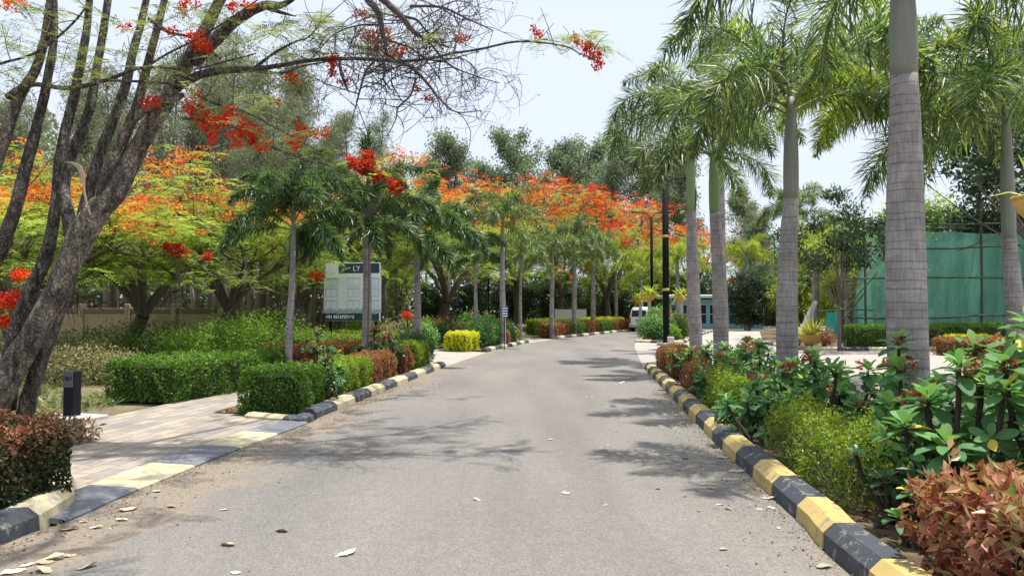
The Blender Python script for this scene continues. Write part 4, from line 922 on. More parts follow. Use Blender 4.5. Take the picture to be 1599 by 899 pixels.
# thin side twigs
for Pth, cnt in ((A1, 8), (A2, 16), (A3, 5), (A4, 7), (A5, 8), (A6, 8), (A7, 8), (A8, 8), (A9, 4)):
    for _ in range(cnt):
        b = Pth[rng.integers(4, len(Pth))]; d = nrm(rng.normal(size=3) + [0, -.2, .25]); L = rng.uniform(.15, .5); Q = smooth_path([b, b + d * L * .5 + rng.normal(0, .03, 3), b + d * L + [0, 0, -.05]], 6); v, q = tube(Q, np.linspace(.007, .003, 6), 4, False); tw.add(v, q)
v_, q_, t_, m_, s_ = tw.data(); lf.add(v_, q_, mat=1); lf.build('foliage', [M['flame_leaf_near'], M['twig']], ft); fl.build('blossom', M['flower'], ft)
# one long hanging seed pod
pod = MB(); v, q = tube(smooth_path([lp(530, 98, 8.7), lp(534, 118, 8.7), lp(545, 146, 8.7)], 8), [.006, .018, .02, .02, .02, .019, .014, .003], 6); pod.add(v, q, smooth=True); pod.build('seed_pod', M['bark_flame_dark'], ft)

# ================================================================== BARE TREE reaching in from the left, above the view
rng = np.random.default_rng(5)
bt = thing('bare_tree', 'leafless dark twiggy branches hanging from the top of the view, over the road', 'tree', (-8.5, 7.2, 0))
O = np.array([-8.5, 7.2, 0])
def bl(px, py, Y=8.6): return W(px, py, Y) - O
b = MB(); T_ = smooth_path([(0, 0, -.1), (.1, 0, 2), (.5, .2, 4), (1.6, .5, 6.0), (3.2, 1.0, 7.2), (5.2, 1.3, 7.4), bl(560, -150), bl(568, -60), bl(574, 0)], 50)
v, q = tube(T_, np.interp(np.linspace(0, 1, 50), [0, .3, .7, 1], [.22, .16, .09, .045]), 12, True, .08, rng); b.add(v, q, smooth=True); b.build('trunk', M['bare'], bt)
twigs = MB()
def bb(pts, ws, Y0=8.6, Y1=8.6, gen=10, L=.55, seed=0, dn=-.25):
    m = len(pts); P = smooth_path([bl(p[0], p[1], Y0 + (Y1 - Y0) * i / (m - 1)) for i, p in enumerate(pts)], 30)
    r = np.interp(np.linspace(0, 1, 30), np.linspace(0, 1, m), ws) * 8.6 / F / 2
    o = MB(); v, q = tube(P, r, 8, True, .12, rng); o.add(v, q, smooth=True); o.build('branch', M['bare'], bt)
    for _ in range(int(gen * .78)):
        k = rng.integers(6, 30); twig(P[k], nrm(np.array([rng.normal(0, 1), rng.normal(0, .6), rng.normal(dn, .7)])), L * rng.uniform(.5, 1.3), min(r[k] * .7, .009), 2)
    return P
def twig(p, d, L, r, depth):
    n = 9; pts = [p]; c = rng.normal(0, .16, 3)
    for i in range(n):
        d = nrm(d + c * .8 + rng.normal(0, .13, 3)); pts.append(pts[-1] + d * L / n)
    pts = np.array(pts); v, q = tube(pts, np.linspace(r, max(.0017, r * .42), n + 1), 4, False); twigs.add(v, q)
    if depth > 0:
        for _ in range(rng.integers(2, 5)):
            k = rng.integers(2, n + 1); twig(pts[k], nrm(d + rng.normal(0, .9, 3)), L * rng.uniform(.45, .85), max(.0021, r * .6), depth - 1)
    elif rng.random() < .5:
        for _ in range(2):
            e = pts[-1]; v, q = cards(e[None], nrm(rng.normal(size=(1, 3)) + [0, 0, -.6]), rng.normal(size=(1, 3)), .03, .009); twigs.add(v, q)
bb([(572, -5), (590, 20), (596, 45), (600, 62), (604, 85)], [13, 10, 8, 6, 5], gen=8, dn=-.5)
bb([(590, -8), (614, 14), (630, 30), (642, 46), (656, 57), (676, 66), (700, 73)], [12, 10, 9, 8, 6, 4, 2], gen=14, L=.6)
bb([(620, 22), (634, 27), (650, 31), (662, 44), (676, 60), (692, 78)], [6, 5, 4, 3, 3, 2], gen=8)
bb([(604, 85), (622, 98), (638, 103), (656, 118), (672, 136), (688, 156), (712, 175), (752, 173)], [5, 5, 5, 4.5, 4, 3, 2.2, 1.5], 8.6, 8.5, gen=20, L=.65)
bb([(585, 95), (571, 112), (561, 145), (556, 165), (545, 200)], [4.5, 4, 3.2, 2.2, 1.2], gen=14, L=.55)
bb([(598, 97), (602, 110), (599, 125), (612, 142)], [5, 4, 3, 2], gen=10)
bb([(650, 122), (640, 150), (622, 168), (618, 186), (604, 215)], [4, 3, 3, 2, 1.2], gen=14, L=.5)
bb([(600, 40), (560, 40), (520, 55), (490, 90)], [4, 3, 2, 1.2], gen=14, L=.6)
bb([(640, 10), (690, 12), (730, 30), (770, 48)], [5, 4, 2.5, 1.5], gen=18, L=.6)
bb([(670, 66), (700, 100), (740, 118), (780, 130)], [4, 3, 2, 1.2], gen=18, L=.6)
bb([(600, 62), (640, 75), (670, 100), (690, 130)], [4, 3, 2, 1.2], gen=12, L=.55)
# unseen leafy limbs added above the view to throw feathery shade on the asphalt
ov = MB()
for (pts_, cnt) in (([(-3.3, 8.2, 7.3), (-2.2, 6.8, 7.6), (-1.7, 5.6, 7.3), (-1.9, 4.9, 6.9)], 26), ([(-3.3, 8.2, 7.3), (-1.4, 9.2, 8.0), (.2, 10.2, 8.3), (1.2, 11.6, 8.6)], 26), ([(-3.3, 8.2, 7.3), (-2.0, 11, 8.4), (-.8, 13.2, 9.2), (.4, 15.5, 10)], 26)):
    P = smooth_path([np.array(p) - O for p in pts_], 24); b = MB(); v, q = tube(P, np.linspace(.05, .012, 24), 7, True, .1, rng); b.add(v, q, smooth=True); b.build('branch', M['bare'], bt)
    for _ in range(12): k = rng.integers(6, 24); twig(P[k], nrm(rng.normal(0, 1, 3) * [1, 1, .35]), rng.uniform(.5, 1.1), .008, 1)
    for _ in range(cnt):
        c = P[rng.integers(8, 24)] + rng.normal(0, .55, 3) * [1, 1, .3]; feather_leaves(ov, rng, np.repeat(c[None], 3, 0), .42, 9, .11, .03, .5, .25, .25)
ov.build('foliage', M['flame_leaf_near'], bt)
twigs.build('twigs', M['bare'], bt)

# ================================================================== MIDDLE-DISTANCE FLAME TREES
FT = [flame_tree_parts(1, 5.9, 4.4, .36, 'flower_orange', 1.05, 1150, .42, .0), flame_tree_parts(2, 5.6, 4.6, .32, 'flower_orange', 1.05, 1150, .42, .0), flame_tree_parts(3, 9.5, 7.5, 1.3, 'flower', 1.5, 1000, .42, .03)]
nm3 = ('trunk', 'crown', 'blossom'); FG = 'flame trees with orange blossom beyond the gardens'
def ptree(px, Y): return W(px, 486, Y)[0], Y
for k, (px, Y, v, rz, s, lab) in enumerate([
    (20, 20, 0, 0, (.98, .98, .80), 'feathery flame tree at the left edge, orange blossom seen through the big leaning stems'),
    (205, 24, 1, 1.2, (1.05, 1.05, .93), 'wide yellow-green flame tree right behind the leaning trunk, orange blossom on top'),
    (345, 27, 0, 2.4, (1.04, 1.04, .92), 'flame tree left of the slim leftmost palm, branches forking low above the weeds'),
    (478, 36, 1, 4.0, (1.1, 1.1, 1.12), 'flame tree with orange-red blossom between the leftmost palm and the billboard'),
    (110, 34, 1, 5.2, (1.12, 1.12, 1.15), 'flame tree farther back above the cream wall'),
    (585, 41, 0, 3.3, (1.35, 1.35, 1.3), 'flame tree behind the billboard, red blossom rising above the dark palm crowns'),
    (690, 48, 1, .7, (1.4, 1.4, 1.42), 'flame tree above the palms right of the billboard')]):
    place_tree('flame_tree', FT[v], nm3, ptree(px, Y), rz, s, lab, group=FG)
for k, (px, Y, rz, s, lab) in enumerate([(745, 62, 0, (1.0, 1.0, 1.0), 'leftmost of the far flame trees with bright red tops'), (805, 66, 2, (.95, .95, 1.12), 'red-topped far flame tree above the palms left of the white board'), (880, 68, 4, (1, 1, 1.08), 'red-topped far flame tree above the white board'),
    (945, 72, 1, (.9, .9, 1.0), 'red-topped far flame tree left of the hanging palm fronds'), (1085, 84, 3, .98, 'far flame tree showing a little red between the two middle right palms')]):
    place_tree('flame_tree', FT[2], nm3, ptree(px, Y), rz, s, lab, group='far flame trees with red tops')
# bright red sprays in front (saplings' tops over the left palms)
def red_spray(px, py, Y, blobs, label):
    rg = np.random.default_rng(int(px)); p = W(px, py, Y); t = thing('flame_sapling', label, 'tree', (p[0], Y, 0)); b = MB(); f = MB(); l_ = MB()
    v, q = tube(smooth_path([(0, 0, 0), (.05, 0, p[2] * .5), (0, 0, p[2])], 10), np.linspace(.022, .012, 10), 6); b.add(v, q, smooth=True)
    for (bx, by, r, n, tb_) in blobs:
        c = W(bx, by, Y) - np.array([p[0], Y, 0]); rr = r * Y / F; m = n
        v, q = tube(smooth_path([(0, 0, p[2] * .75), c * .5 + np.array([0, 0, p[2] * .45]), c], 7), np.linspace(.02, .006, 7), 5, False); b.add(v, q)
        petals(f, rg, c + rnd_dir(rg, m) * (rg.random(m) ** .5)[:, None] * [rr, rr, rr * .75], .13, 22, .065, .7, tb_)
        feather_leaves(l_, rg, c + rnd_dir(rg, m // 2) * [rr, rr, rr * .6] - [0, 0, rr * .3], .4, 8, .13, .03, .5)
    b.build('trunk', M['bark_far'], t); l_.build('crown', M['flame_leaf'], t); f.build('blossom', M['flower'], t); return t
red_spray(574, 280, 17.6, [(548, 255, 14, 15, .1), (572, 262, 18, 28, .05), (590, 275, 13, 16, .1), (575, 243, 9, 9, .15), (618, 292, 15, 24, .3)], 'slender flame sapling whose scarlet blossom tops the dark palm by the billboard')
red_spray(540, 360, 29, [(538, 318, 12, 10, .3), (545, 330, 14, 14, .25), (530, 300, 14, 8, .6)], 'flame sapling with orange-red blossom between the two left palms')
red_spray(636, 492, 24, [(636, 492, 9, 10, .35)], 'low flame seedling with one orange bloom beside the palm right of the billboard')
red_spray(490, 435, 29, [(470, 405, 14, 14, .35), (495, 430, 16, 16, .3), (450, 395, 12, 10, .5), (425, 385, 12, 10, .3)], 'flame sapling with orange blossom just left of the billboard')
red_spray(280, 400, 20, [(280, 392, 16, 18, .0), (262, 385, 9, 7, .0), (322, 400, 8, 6, .05)], 'flame sapling with a dark red cluster right of the leaning trunk')
red_spray(893, 400, 54, [(855, 372, 6, 7, .4), (920, 396, 6, 6, .2), (892, 412, 4, 3, .3), (874, 421, 10, 7, .7), (888, 432, 7, 4, .6)], 'flame sapling with scattered orange blooms among the far palms')
red_spray(15, 480, 14, [(18, 470, 18, 22, .3), (10, 500, 12, 12, .3), (30, 430, 12, 8, .5)], 'low flame sapling with orange-red blossom left of the leaning trunk')

# ================================================================== WOOD AND FAR TREES
CS = [casuarina_parts(11, 19, 3.2, 'wood_leaf', 8500, tight=.10), casuarina_parts(12, 17, 3.0, 'wood_leaf', 7500, tight=.10), casuarina_parts(13, 21, 3.4, 'wood_leaf', 8500, bare=.22, tight=.10)]
rg = np.random.default_rng(9); WG = 'slender casuarina trees of the wood behind the wall'
wpos = []
for k in range(40):
    px = rg.uniform(-80, 600); Y = rg.uniform(38, 62) if px < 430 else rg.uniform(46, 66)
    wpos.append((px, Y))
wlab = 'slender grey-green casuarina tree in the wood behind the cream wall'
for k, (px, Y) in enumerate(wpos):
    topy = np.interp(px, [-80, 100, 200, 300, 430, 520, 600], [150, 150, 120, 70, 115, 190, 235]) + rg.uniform(-30, 50)
    H = W(px, topy, Y)[2]; s = H / 19.0; x, y = ptree(px, Y)
    place_tree('casuarina_tree', CS[k % 3], ('trunk', 'crown'), (x, y), rg.uniform(0, 6), (max(s, .6), max(s, .6), s), wlab, group=WG)
# bare slim trunks deep in the wood
TG = 'bare slim trunks in the wood'
b = MB(); v, q = tube([(0, 0, 0), (.1, 0, 4), (.05, .1, 9)], [.13, .11, .07], 6); b.add(v, q, smooth=True); tm = b.mesh('dead_tree', M['bark_pale_far'])
for k in range(70):
    px = rg.uniform(40, 640); Y = rg.uniform(38, 58); x, y = ptree(px, Y)
    o = bpy.data.objects.new('dead_tree', tm); C.objects.link(o); o.location = (x, y, 0); o.rotation_euler = (rg.normal(0, .05), rg.normal(0, .07), rg.uniform(0, 6)); o.scale = (rg.uniform(.6, 1.5),) * 2 + (rg.uniform(.6, 1.1),)
    tag(o, 'bare slim grey-brown trunk standing in the shaded wood', 'tree', TG)
EU = [casuarina_parts(21, 24, 6.6, 'euca_leaf', 19000, .3, .36, .34, .085, 'bark_far', .85, .06), casuarina_parts(22, 22, 5.8, 'euca_leaf', 17000, .3, .38, .34, .085, 'bark_far', .95, .06)]
for k, (px, Y, top, v, lab) in enumerate([(708, 100, 218, 0, 'leftmost tall pale tree rising above the red flame canopy'), (664, 105, 260, 1, 'tall thin pale tree beside the left edge of the open sky'), (800, 98, 214, 1, 'tall rounded pale tree in the middle of the far skyline'), (880, 100, 226, 0, 'tall pale tree right of the middle of the far skyline'), (925, 104, 232, 1, 'tall pale tree near the left fringe of the high palm fronds'),
        (760, 112, 262, 0, 'lower pale tree between the two tallest skyline trees'), (965, 96, 226, 0, 'tall grey-green tree behind the hanging palm fronds'), (1010, 100, 240, 1, 'tall grey-green tree behind the black lamp post'), (1160, 85, 300, 0, 'open-crowned grey tree between the two middle right palm trunks'), (1185, 70, 340, 1, 'thin pale tree just left of the second big palm'), (1060, 92, 250, 1, 'tall grey-green tree behind the sheath palm')]):
    H = W(px, top, Y)[2]; s = H / (24 if v == 0 else 22); place_tree('tall_tree', EU[v], ('trunk', 'crown'), ptree(px, Y), k * 1.3, s, lab, group='tall pale trees on the skyline')
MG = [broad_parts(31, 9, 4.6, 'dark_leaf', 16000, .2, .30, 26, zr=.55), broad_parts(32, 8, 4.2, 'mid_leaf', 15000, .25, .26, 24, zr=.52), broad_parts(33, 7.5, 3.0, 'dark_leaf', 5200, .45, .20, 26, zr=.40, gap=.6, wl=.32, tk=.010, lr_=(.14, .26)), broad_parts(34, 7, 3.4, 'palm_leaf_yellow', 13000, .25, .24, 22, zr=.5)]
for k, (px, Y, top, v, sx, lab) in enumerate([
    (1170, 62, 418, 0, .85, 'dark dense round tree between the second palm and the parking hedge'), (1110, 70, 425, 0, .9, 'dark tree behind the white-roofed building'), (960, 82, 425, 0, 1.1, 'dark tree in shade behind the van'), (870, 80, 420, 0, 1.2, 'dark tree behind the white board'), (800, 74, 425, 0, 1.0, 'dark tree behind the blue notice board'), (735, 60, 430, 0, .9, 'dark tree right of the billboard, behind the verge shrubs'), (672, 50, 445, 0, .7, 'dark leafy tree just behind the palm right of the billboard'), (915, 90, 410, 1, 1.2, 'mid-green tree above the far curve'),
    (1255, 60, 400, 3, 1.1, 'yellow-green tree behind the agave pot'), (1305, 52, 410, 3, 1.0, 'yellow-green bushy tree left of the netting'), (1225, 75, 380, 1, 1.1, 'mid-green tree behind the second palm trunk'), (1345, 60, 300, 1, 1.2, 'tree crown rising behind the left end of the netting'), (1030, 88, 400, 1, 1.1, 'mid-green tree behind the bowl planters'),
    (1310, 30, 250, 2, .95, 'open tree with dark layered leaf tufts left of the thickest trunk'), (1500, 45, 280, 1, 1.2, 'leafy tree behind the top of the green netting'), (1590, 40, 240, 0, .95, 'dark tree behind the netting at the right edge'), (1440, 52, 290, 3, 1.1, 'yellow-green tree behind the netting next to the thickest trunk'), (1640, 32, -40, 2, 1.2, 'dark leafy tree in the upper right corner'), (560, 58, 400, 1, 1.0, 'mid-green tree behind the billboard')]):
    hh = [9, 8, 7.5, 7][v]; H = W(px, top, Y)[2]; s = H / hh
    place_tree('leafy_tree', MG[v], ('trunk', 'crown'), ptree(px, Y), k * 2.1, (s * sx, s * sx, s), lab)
# wide background wood that reads as one mass, behind everything
def mass(name, label, px0, px1, Y, topf, n, mat, seed, leaf=.8):
    rg_ = np.random.default_rng(seed); px = rg_.uniform(px0, px1, n); YY = Y + rg_.uniform(-6, 8, n); hz = np.array([W(p, topf(p), y)[2] for p, y in zip(px, YY)]); x = (px - 799.5) / F * YY
    z = rg_.random(n) ** 1.5 * hz * (1 + .12 * np.sin(px * .11) + .08 * np.sin(px * .043)); mb = MB(); s = leaf * rg_.uniform(.5, 1.3, n)
    v, q = cards(np.stack([x, YY, z], 1), rnd_dir(rg_, n), rnd_dir(rg_, n), s, s * .45, .2); mb.add(v, q, tint=rg_.beta(2, 2, n)); o = mb.build(name, M[mat]); return tag(o, label, 'wood', None, 'stuff')
mass('distant_wood', 'shadowy grey-green wood closing the view behind the left gardens', -250, 640, 72, lambda p: np.interp(p, [0, 400, 640], [200, 250, 380]), 60000, 'wood_leaf', 1, .7)
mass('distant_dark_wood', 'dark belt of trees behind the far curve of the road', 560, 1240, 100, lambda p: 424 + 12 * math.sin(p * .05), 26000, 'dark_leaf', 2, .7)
mass('distant_right_wood', 'belt of mixed green trees behind the parking area', 1180, 1900, 78, lambda p: 420 + 14 * math.sin(p * .04), 26000, 'mid_leaf', 3, .6)
# stiff-leaved tree over the left palms
rg = np.random.default_rng(3); Yd = 30; p = W(574, 225, Yd); t = thing('screw_pine', 'tall thin stem with a stiff dark spiky head above the left palms', 'tree', (p[0], Yd, 0)); b = MB(); v, q = tube([(0, 0, 0), (.1, 0, 4), (0, 0, p[2])], [.12, .09, .06], 8); b.add(v, q, smooth=True); b.build('trunk', M['bark_far'], t)
f = MB(); n = 420; d = rnd_dir(rg, n); d[:, 2] = d[:, 2] * .7 + .25; c = np.stack([rg.normal(0, .06, n), rg.normal(0, .06, n), p[2] + rg.uniform(-.9, .35, n)], 1); v, q = strips(c, d, rg.uniform(.5, .95, n), .05, rg.uniform(0, .25, n)); f.add(v, q, tint=np.repeat(rg.random(n) * .9, 2)); f.build('crown', M['palm_dark'], t)

# ================================================================== HEDGES AND SHRUBS, LEFT SIDE
HG = 'clipped hedges along the drive'
def HL(y0, y1, off, *a, **k): return hedge('clipped_hedge', kerbside(-1, y0, y1, off), *a, group=HG, **k)
def HR(y0, y1, off, *a, **k): return hedge('clipped_hedge', kerbside(1, y0, y1, off), *a, group=HG, **k)
nl = [(-4.65, 1.0), (-4.5, 3.0), (-4.40, 4.8), (-4.26, 6.22)]
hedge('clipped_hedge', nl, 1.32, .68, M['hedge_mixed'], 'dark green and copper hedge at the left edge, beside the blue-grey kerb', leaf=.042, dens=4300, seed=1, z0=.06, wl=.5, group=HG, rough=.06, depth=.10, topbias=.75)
a_ = G(378, 652); hedge('clipped_hedge', [(-3.64, 11.25), (-3.56, 12.25)], 1.08, .72, M['hedge_green'], 'square green hedge block at the corner of the footpath and left kerb', leaf=.042, dens=2600, seed=2, group=HG, depth=.09)
hedge('clipped_hedge', [G(138, 640)[:2] + [.4, .8], G(250, 628)[:2] + [.0, .9], G(330, 614)[:2] + [0, .8], (-5.75, 16.9)], 1.5, .74, M['hedge_green'], 'long green hedge behind the footpath, beside the dark bollard', leaf=.045, dens=1900, seed=3, group=HG, depth=.10)
hedge('clipped_hedge', [(-5.6, 17.2), (-5.2, 19.2), (-5.0, 20)], 1.1, .72, M['hedge_copper'], 'copper-leaved hedge at the far end of the long green hedge', leaf=.05, dens=1300, seed=4, group=HG)
hedge('clipped_hedge', [(-5.0, 20.3), (-4.4, 22.5), (-3.6, 25)], 1.0, .70, M['hedge_copper'], 'brownish hedge behind the leftmost palm', leaf=.05, dens=1100, seed=5, group=HG, topbias=.5)
hedge('clipped_hedge', [(-7.3, 24.4), (-5.2, 24.6), (-2.9, 25.0)], 1.2, .80, M['hedge_lime'], 'pale green hedge below the billboard', leaf=.05, dens=900, seed=6, group=HG)
hedge('clipped_hedge', [(-13.5, 30.5), (-9, 30.6), (-5, 31)], 1.2, .75, M['hedge_lime'], 'yellow-green hedge crossing behind the weeds', leaf=.06, dens=700, seed=61, group=HG)
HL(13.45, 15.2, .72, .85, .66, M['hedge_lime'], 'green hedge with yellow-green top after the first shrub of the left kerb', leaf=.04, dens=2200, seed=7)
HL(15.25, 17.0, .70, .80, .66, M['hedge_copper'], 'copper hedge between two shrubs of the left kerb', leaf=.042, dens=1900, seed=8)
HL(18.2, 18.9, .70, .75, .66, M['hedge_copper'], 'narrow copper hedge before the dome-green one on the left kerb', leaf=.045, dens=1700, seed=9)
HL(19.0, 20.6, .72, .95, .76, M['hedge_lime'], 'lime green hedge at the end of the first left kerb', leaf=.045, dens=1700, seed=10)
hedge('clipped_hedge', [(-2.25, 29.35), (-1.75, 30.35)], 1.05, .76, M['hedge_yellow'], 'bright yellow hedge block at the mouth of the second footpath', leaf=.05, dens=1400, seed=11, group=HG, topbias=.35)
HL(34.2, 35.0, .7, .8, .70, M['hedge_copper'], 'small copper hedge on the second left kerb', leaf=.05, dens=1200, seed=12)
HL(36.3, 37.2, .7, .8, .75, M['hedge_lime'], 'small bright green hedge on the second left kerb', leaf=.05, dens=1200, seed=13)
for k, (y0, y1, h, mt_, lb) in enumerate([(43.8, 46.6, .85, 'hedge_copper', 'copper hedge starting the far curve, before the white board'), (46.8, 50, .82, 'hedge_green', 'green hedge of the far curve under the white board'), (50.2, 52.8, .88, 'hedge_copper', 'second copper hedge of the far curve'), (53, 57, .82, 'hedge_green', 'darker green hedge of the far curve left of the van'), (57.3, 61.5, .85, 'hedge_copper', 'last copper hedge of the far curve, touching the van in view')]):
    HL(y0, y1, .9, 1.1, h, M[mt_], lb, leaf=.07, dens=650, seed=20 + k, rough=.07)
hedge('clipped_hedge', [(1.2, 50.5), (5.5, 56)], 1.0, 1.0, M['hedge_lime'], 'yellow-green hedge behind the copper hedge of the far curve', leaf=.07, dens=500, seed=26, group=HG)
hedge('clipped_hedge', [(5.9, 58.5), (9.2, 64)], 1.2, 1.05, M['hedge_yellow'], 'bright yellow-topped hedge behind the far curve', leaf=.07, dens=500, seed=27, group=HG)
hedge('clipped_hedge', [(-6.5, 38), (-2.5, 38.8), (-1.2, 39.5)], 1.0, .8, M['hedge_copper'], 'brown hedge across the garden behind the yellow block', leaf=.06, dens=600, seed=28, group=HG, topbias=.5)
hedge('clipped_hedge', [(-3.5, 43), (-.5, 43.8)], 1.0, .9, M['hedge_yellow'], 'yellow-green hedge under the far dark trees', leaf=.07, dens=500, seed=29, group=HG)
SG = 'leggy shrubs with red bracts in the kerbside beds'
def CL(y, off, H, seed, lab, **k): return crown_shrub(xl(y) - off, y, H, seed, lab, **k)
def CR(y, off, H, seed, lab, **k): return crown_shrub(xr(y) + off, y, H, seed, lab, **k)
CL(12.75, .42, .95, 1, 'leggy shrub with large leaves and dull red bracts beside the square hedge block', stems=7, spread=.38, flowers=3, mat='euphorbia', leafL=.17)
CL(13.05, .72, 1.22, 2, 'taller leggy shrub with a grey-green rosette leaning over the hedge block', stems=4, spread=.3, flowers=2, leafL=.17)
CL(12.35, .45, .5, 3, 'low dark-leaved shrub at the foot of the hedge block', stems=6, spread=.3, flowers=0, mat='euphorbia_dark', leafL=.14)
CL(17.5, .62, .95, 4, 'dark green shrub between the two copper hedges of the left kerb', stems=9, spread=.45, flowers=1, mat='euphorbia_dark', leafL=.17)
CL(17.9, 1.1, 1.15, 5, 'dark red-tipped shrub behind the left kerb shrubs', stems=6, spread=.4, flowers=4, mat='euphorbia_dark', leafL=.17, bract='bract')
bush('leafy_shrub', xl(21.0) - .75, 21.2, .62, .62, 1.05, 'euphorbia_dark', 'dense dark glossy shrub at the end of the first left kerb', 2600, .11, 6, wl=.35)
bush('leafy_shrub', xl(23) - 1.5, 23.5, .8, .7, 1.25, 'euphorbia_dark', 'dark shrub behind the lime hedge near the second footpath', 2400, .12, 7, wl=.35, flowers=('bract', 3, .1))
bush('leafy_shrub', xl(31.6) - .75, 31.7, .60, .6, 1.1, 'euphorbia', 'leafy shrub right of the bright yellow hedge block', 2200, .13, 8, wl=.4, flowers=('bract_pale', 4, .09))
bush('leafy_shrub', xl(33.4) - 1.0, 33.3, .8, .7, 1.35, 'euphorbia', 'tall leafy shrub below the blue notice board', 2200, .14, 9, wl=.4, flowers=('bract', 4, .1))
bush('leafy_shrub', xl(35.6) - .8, 35.7, .7, .7, 1.2, 'euphorbia_dark', 'dark shrub between the small copper and bright green hedges', 2000, .13, 10, wl=.4)
bush('leafy_shrub', xl(37.6) - .9, 38.0, .7, .7, 1.15, 'euphorbia_dark', 'dark shrub at the end of the second left kerb', 2000, .13, 11, wl=.4, flowers=('bract_pale', 3, .1))
bush('leafy_shrub', xl(36) - 2.2, 36.2, .9, .8, 1.6, 'euphorbia', 'tall green shrub behind the second left kerb', 2000, .15, 12, wl=.4, flowers=('bract_pale', 4, .12))
bush('flowering_shrub', -3.2, 27.0, .8, .7, 1.2, 'euphorbia', 'green shrub with small yellow blooms beside the palm right of the billboard', 1800, .12, 13, flowers=('agave', 5, .1))
bush('leafy_shrub', -2.9, 33.5, .9, .8, 1.5, 'euphorbia_dark', 'dark reddish shrub left of the bright yellow hedge block', 1900, .13, 14, flowers=('bract', 5, .12))
# weeds and bright shrubs in the left garden
for k, (px, Y, rx, h, mt_, lf_, lb) in enumerate([
    (190, 21, 1.6, 1.15, 'mid_leaf', .10, 'mid-green weedy shrub in front of the cream wall'), (245, 23, 1.5, 1.35, 'mid_leaf', .10, 'weedy shrub at the foot of the forked flame trunk'), (300, 21, 1.3, 1.3, 'bright_leaf', .10, 'bright weedy shrub above the middle of the long hedge'),
    (352, 22, 1.4, 1.45, 'bright_leaf', .10, 'bright weedy shrub above the right half of the long hedge'), (405, 23, 1.3, 1.6, 'bright_leaf', .10, 'tall bright shrub just left of the slim leftmost palm'), (430, 27, 1.6, 1.5, 'bright_leaf', .11, 'bright shrub behind the leftmost palm'), (478, 24, 1.2, 1.15, 'bright_leaf', .10, 'bright shrub under the left corner of the billboard'), (510, 28, 1.4, .9, 'mid_leaf', .1, 'low weedy growth below the billboard phone number'),
    (610, 27, 1.0, 1.3, 'grass', .12, 'silvery shrub between the dark palm and the one right of it'), (110, 19, 1.4, .95, 'grass', .09, 'pale dry scrub right of the leaning trunk foot'), (75, 16, 1.3, .9, 'grass', .08, 'dry scrub just behind the dark bollard'), (150, 16.5, 1.2, .8, 'grass', .08, 'straw-coloured scrub behind the left end of the long hedge'), (60, 22, 1.8, 1.2, 'mid_leaf', .1, 'scrub behind the leaning trunk'), (660, 34, 1.4, 1.3, 'mid_leaf', .12, 'green shrub behind the palm right of the billboard'), (700, 36, 1.3, 1.2, 'hedge_copper', .12, 'brown-leaved shrub in the garden left of the yellow hedge'), (560, 36, 2.0, 1.2, 'bright_leaf', .12, 'bright shrub behind the foot of the billboard')]):
    x, y = ptree(px, Y); bush('weedy_shrub', x, y, rx * .9, rx * .8, h, mt_, lb, 2300, lf_, 40 + k, wl=.4, lumps=11)
# low ground growth: grass and litter (uncountable)
def scatter(name, label, region, n, mat, size, z=.02, seed=0, up=.6, wl=.16, kind='stuff', cat='grass'):
    rg_ = np.random.default_rng(seed); p = region(rg_, n); n = len(p); d = nrm(rnd_dir(rg_, n) * [1, 1, .4] + [0, 0, up]); s = size * rg_.uniform(.4, 1.4, n)
    v, q = cards(p + [0, 0, z], d, rnd_dir(rg_, n), s, s * wl, .1); mb = MB(); mb.add(v, q, tint=rg_.random(n)); o = mb.build(name, M[mat]); tag(o, label, cat, None, kind); return o
def rect(x0, x1, y0, y1, dodge=None):
    def f(rg_, n):
        p = np.stack([rg_.uniform(x0, x1, n), rg_.uniform(y0, y1, n), np.zeros(n)], 1); k = np.sin(p[:, 0] * 1.7) + np.sin(p[:, 1] * 1.3 + p[:, 0]) + rg_.normal(0, .8, n) > -.4; p = p[k]
        return p if dodge is None else p[dodge(p)]
    return f
notpath = lambda p: (p[:, 0] < np.interp(p[:, 1], [6, 9.5, 11.3, 15.3, 26], [-3.9, -6.0, -6.7, -6.6, -6.0]))
scatter('garden_grass', 'dry straw-coloured grass and weeds covering the left garden', rect(-26, -3.8, 11, 42, notpath), 60000, 'grass', .22, seed=1)
scatter('garden_weeds', 'patchy green weeds in the left garden', rect(-22, -4.2, 12, 40, notpath), 30000, 'mid_leaf', .16, seed=2, up=.5, wl=.4)
scatter('leaf_litter', 'brown dry leaf litter under the leaning flame tree', rect(-8.5, -4.7, 6.6, 11.8, notpath), 9000, 'litter', .07, z=.01, seed=3, up=.15, wl=.5, cat='leaf litter')
def bedreg(side, y0, y1, o0, o1):
    def f(rg_, n):
        y = rg_.uniform(y0, y1, n); o = rg_.uniform(o0, o1, n); x = np.array([xr(a) + b if side > 0 else xl(a) - b for a, b in zip(y, o)]); return np.stack([x, y, np.full(n, .055)], 1)
    return f
scatter('bed_litter', 'brown leaf litter covering the soil of the right bed', bedreg(1, 3.2, 20, .3, 2.7), 9000, 'litter', .055, z=0, seed=4, up=.2, wl=.5, cat='leaf litter')
scatter('verge_litter', 'leaf litter under the left kerb shrubs', bedreg(-1, 11.4, 21, .3, 1.6), 2500, 'litter', .06, z=0, seed=5, up=.2, wl=.5, cat='leaf litter')
def gut(rg_, n):
    y = rg_.uniform(4, 16, n); o = rg_.exponential(.16, n) + .01; x = np.array([xr(a) - b for a, b in zip(y, o)]); return np.stack([x, y, np.full(n, .006)], 1)
scatter('kerb_grit', 'grit and leaf crumbs gathered along the right kerb', gut, 1600, 'litter', .022, z=.003, seed=6, up=.1, wl=.6, cat='grit')
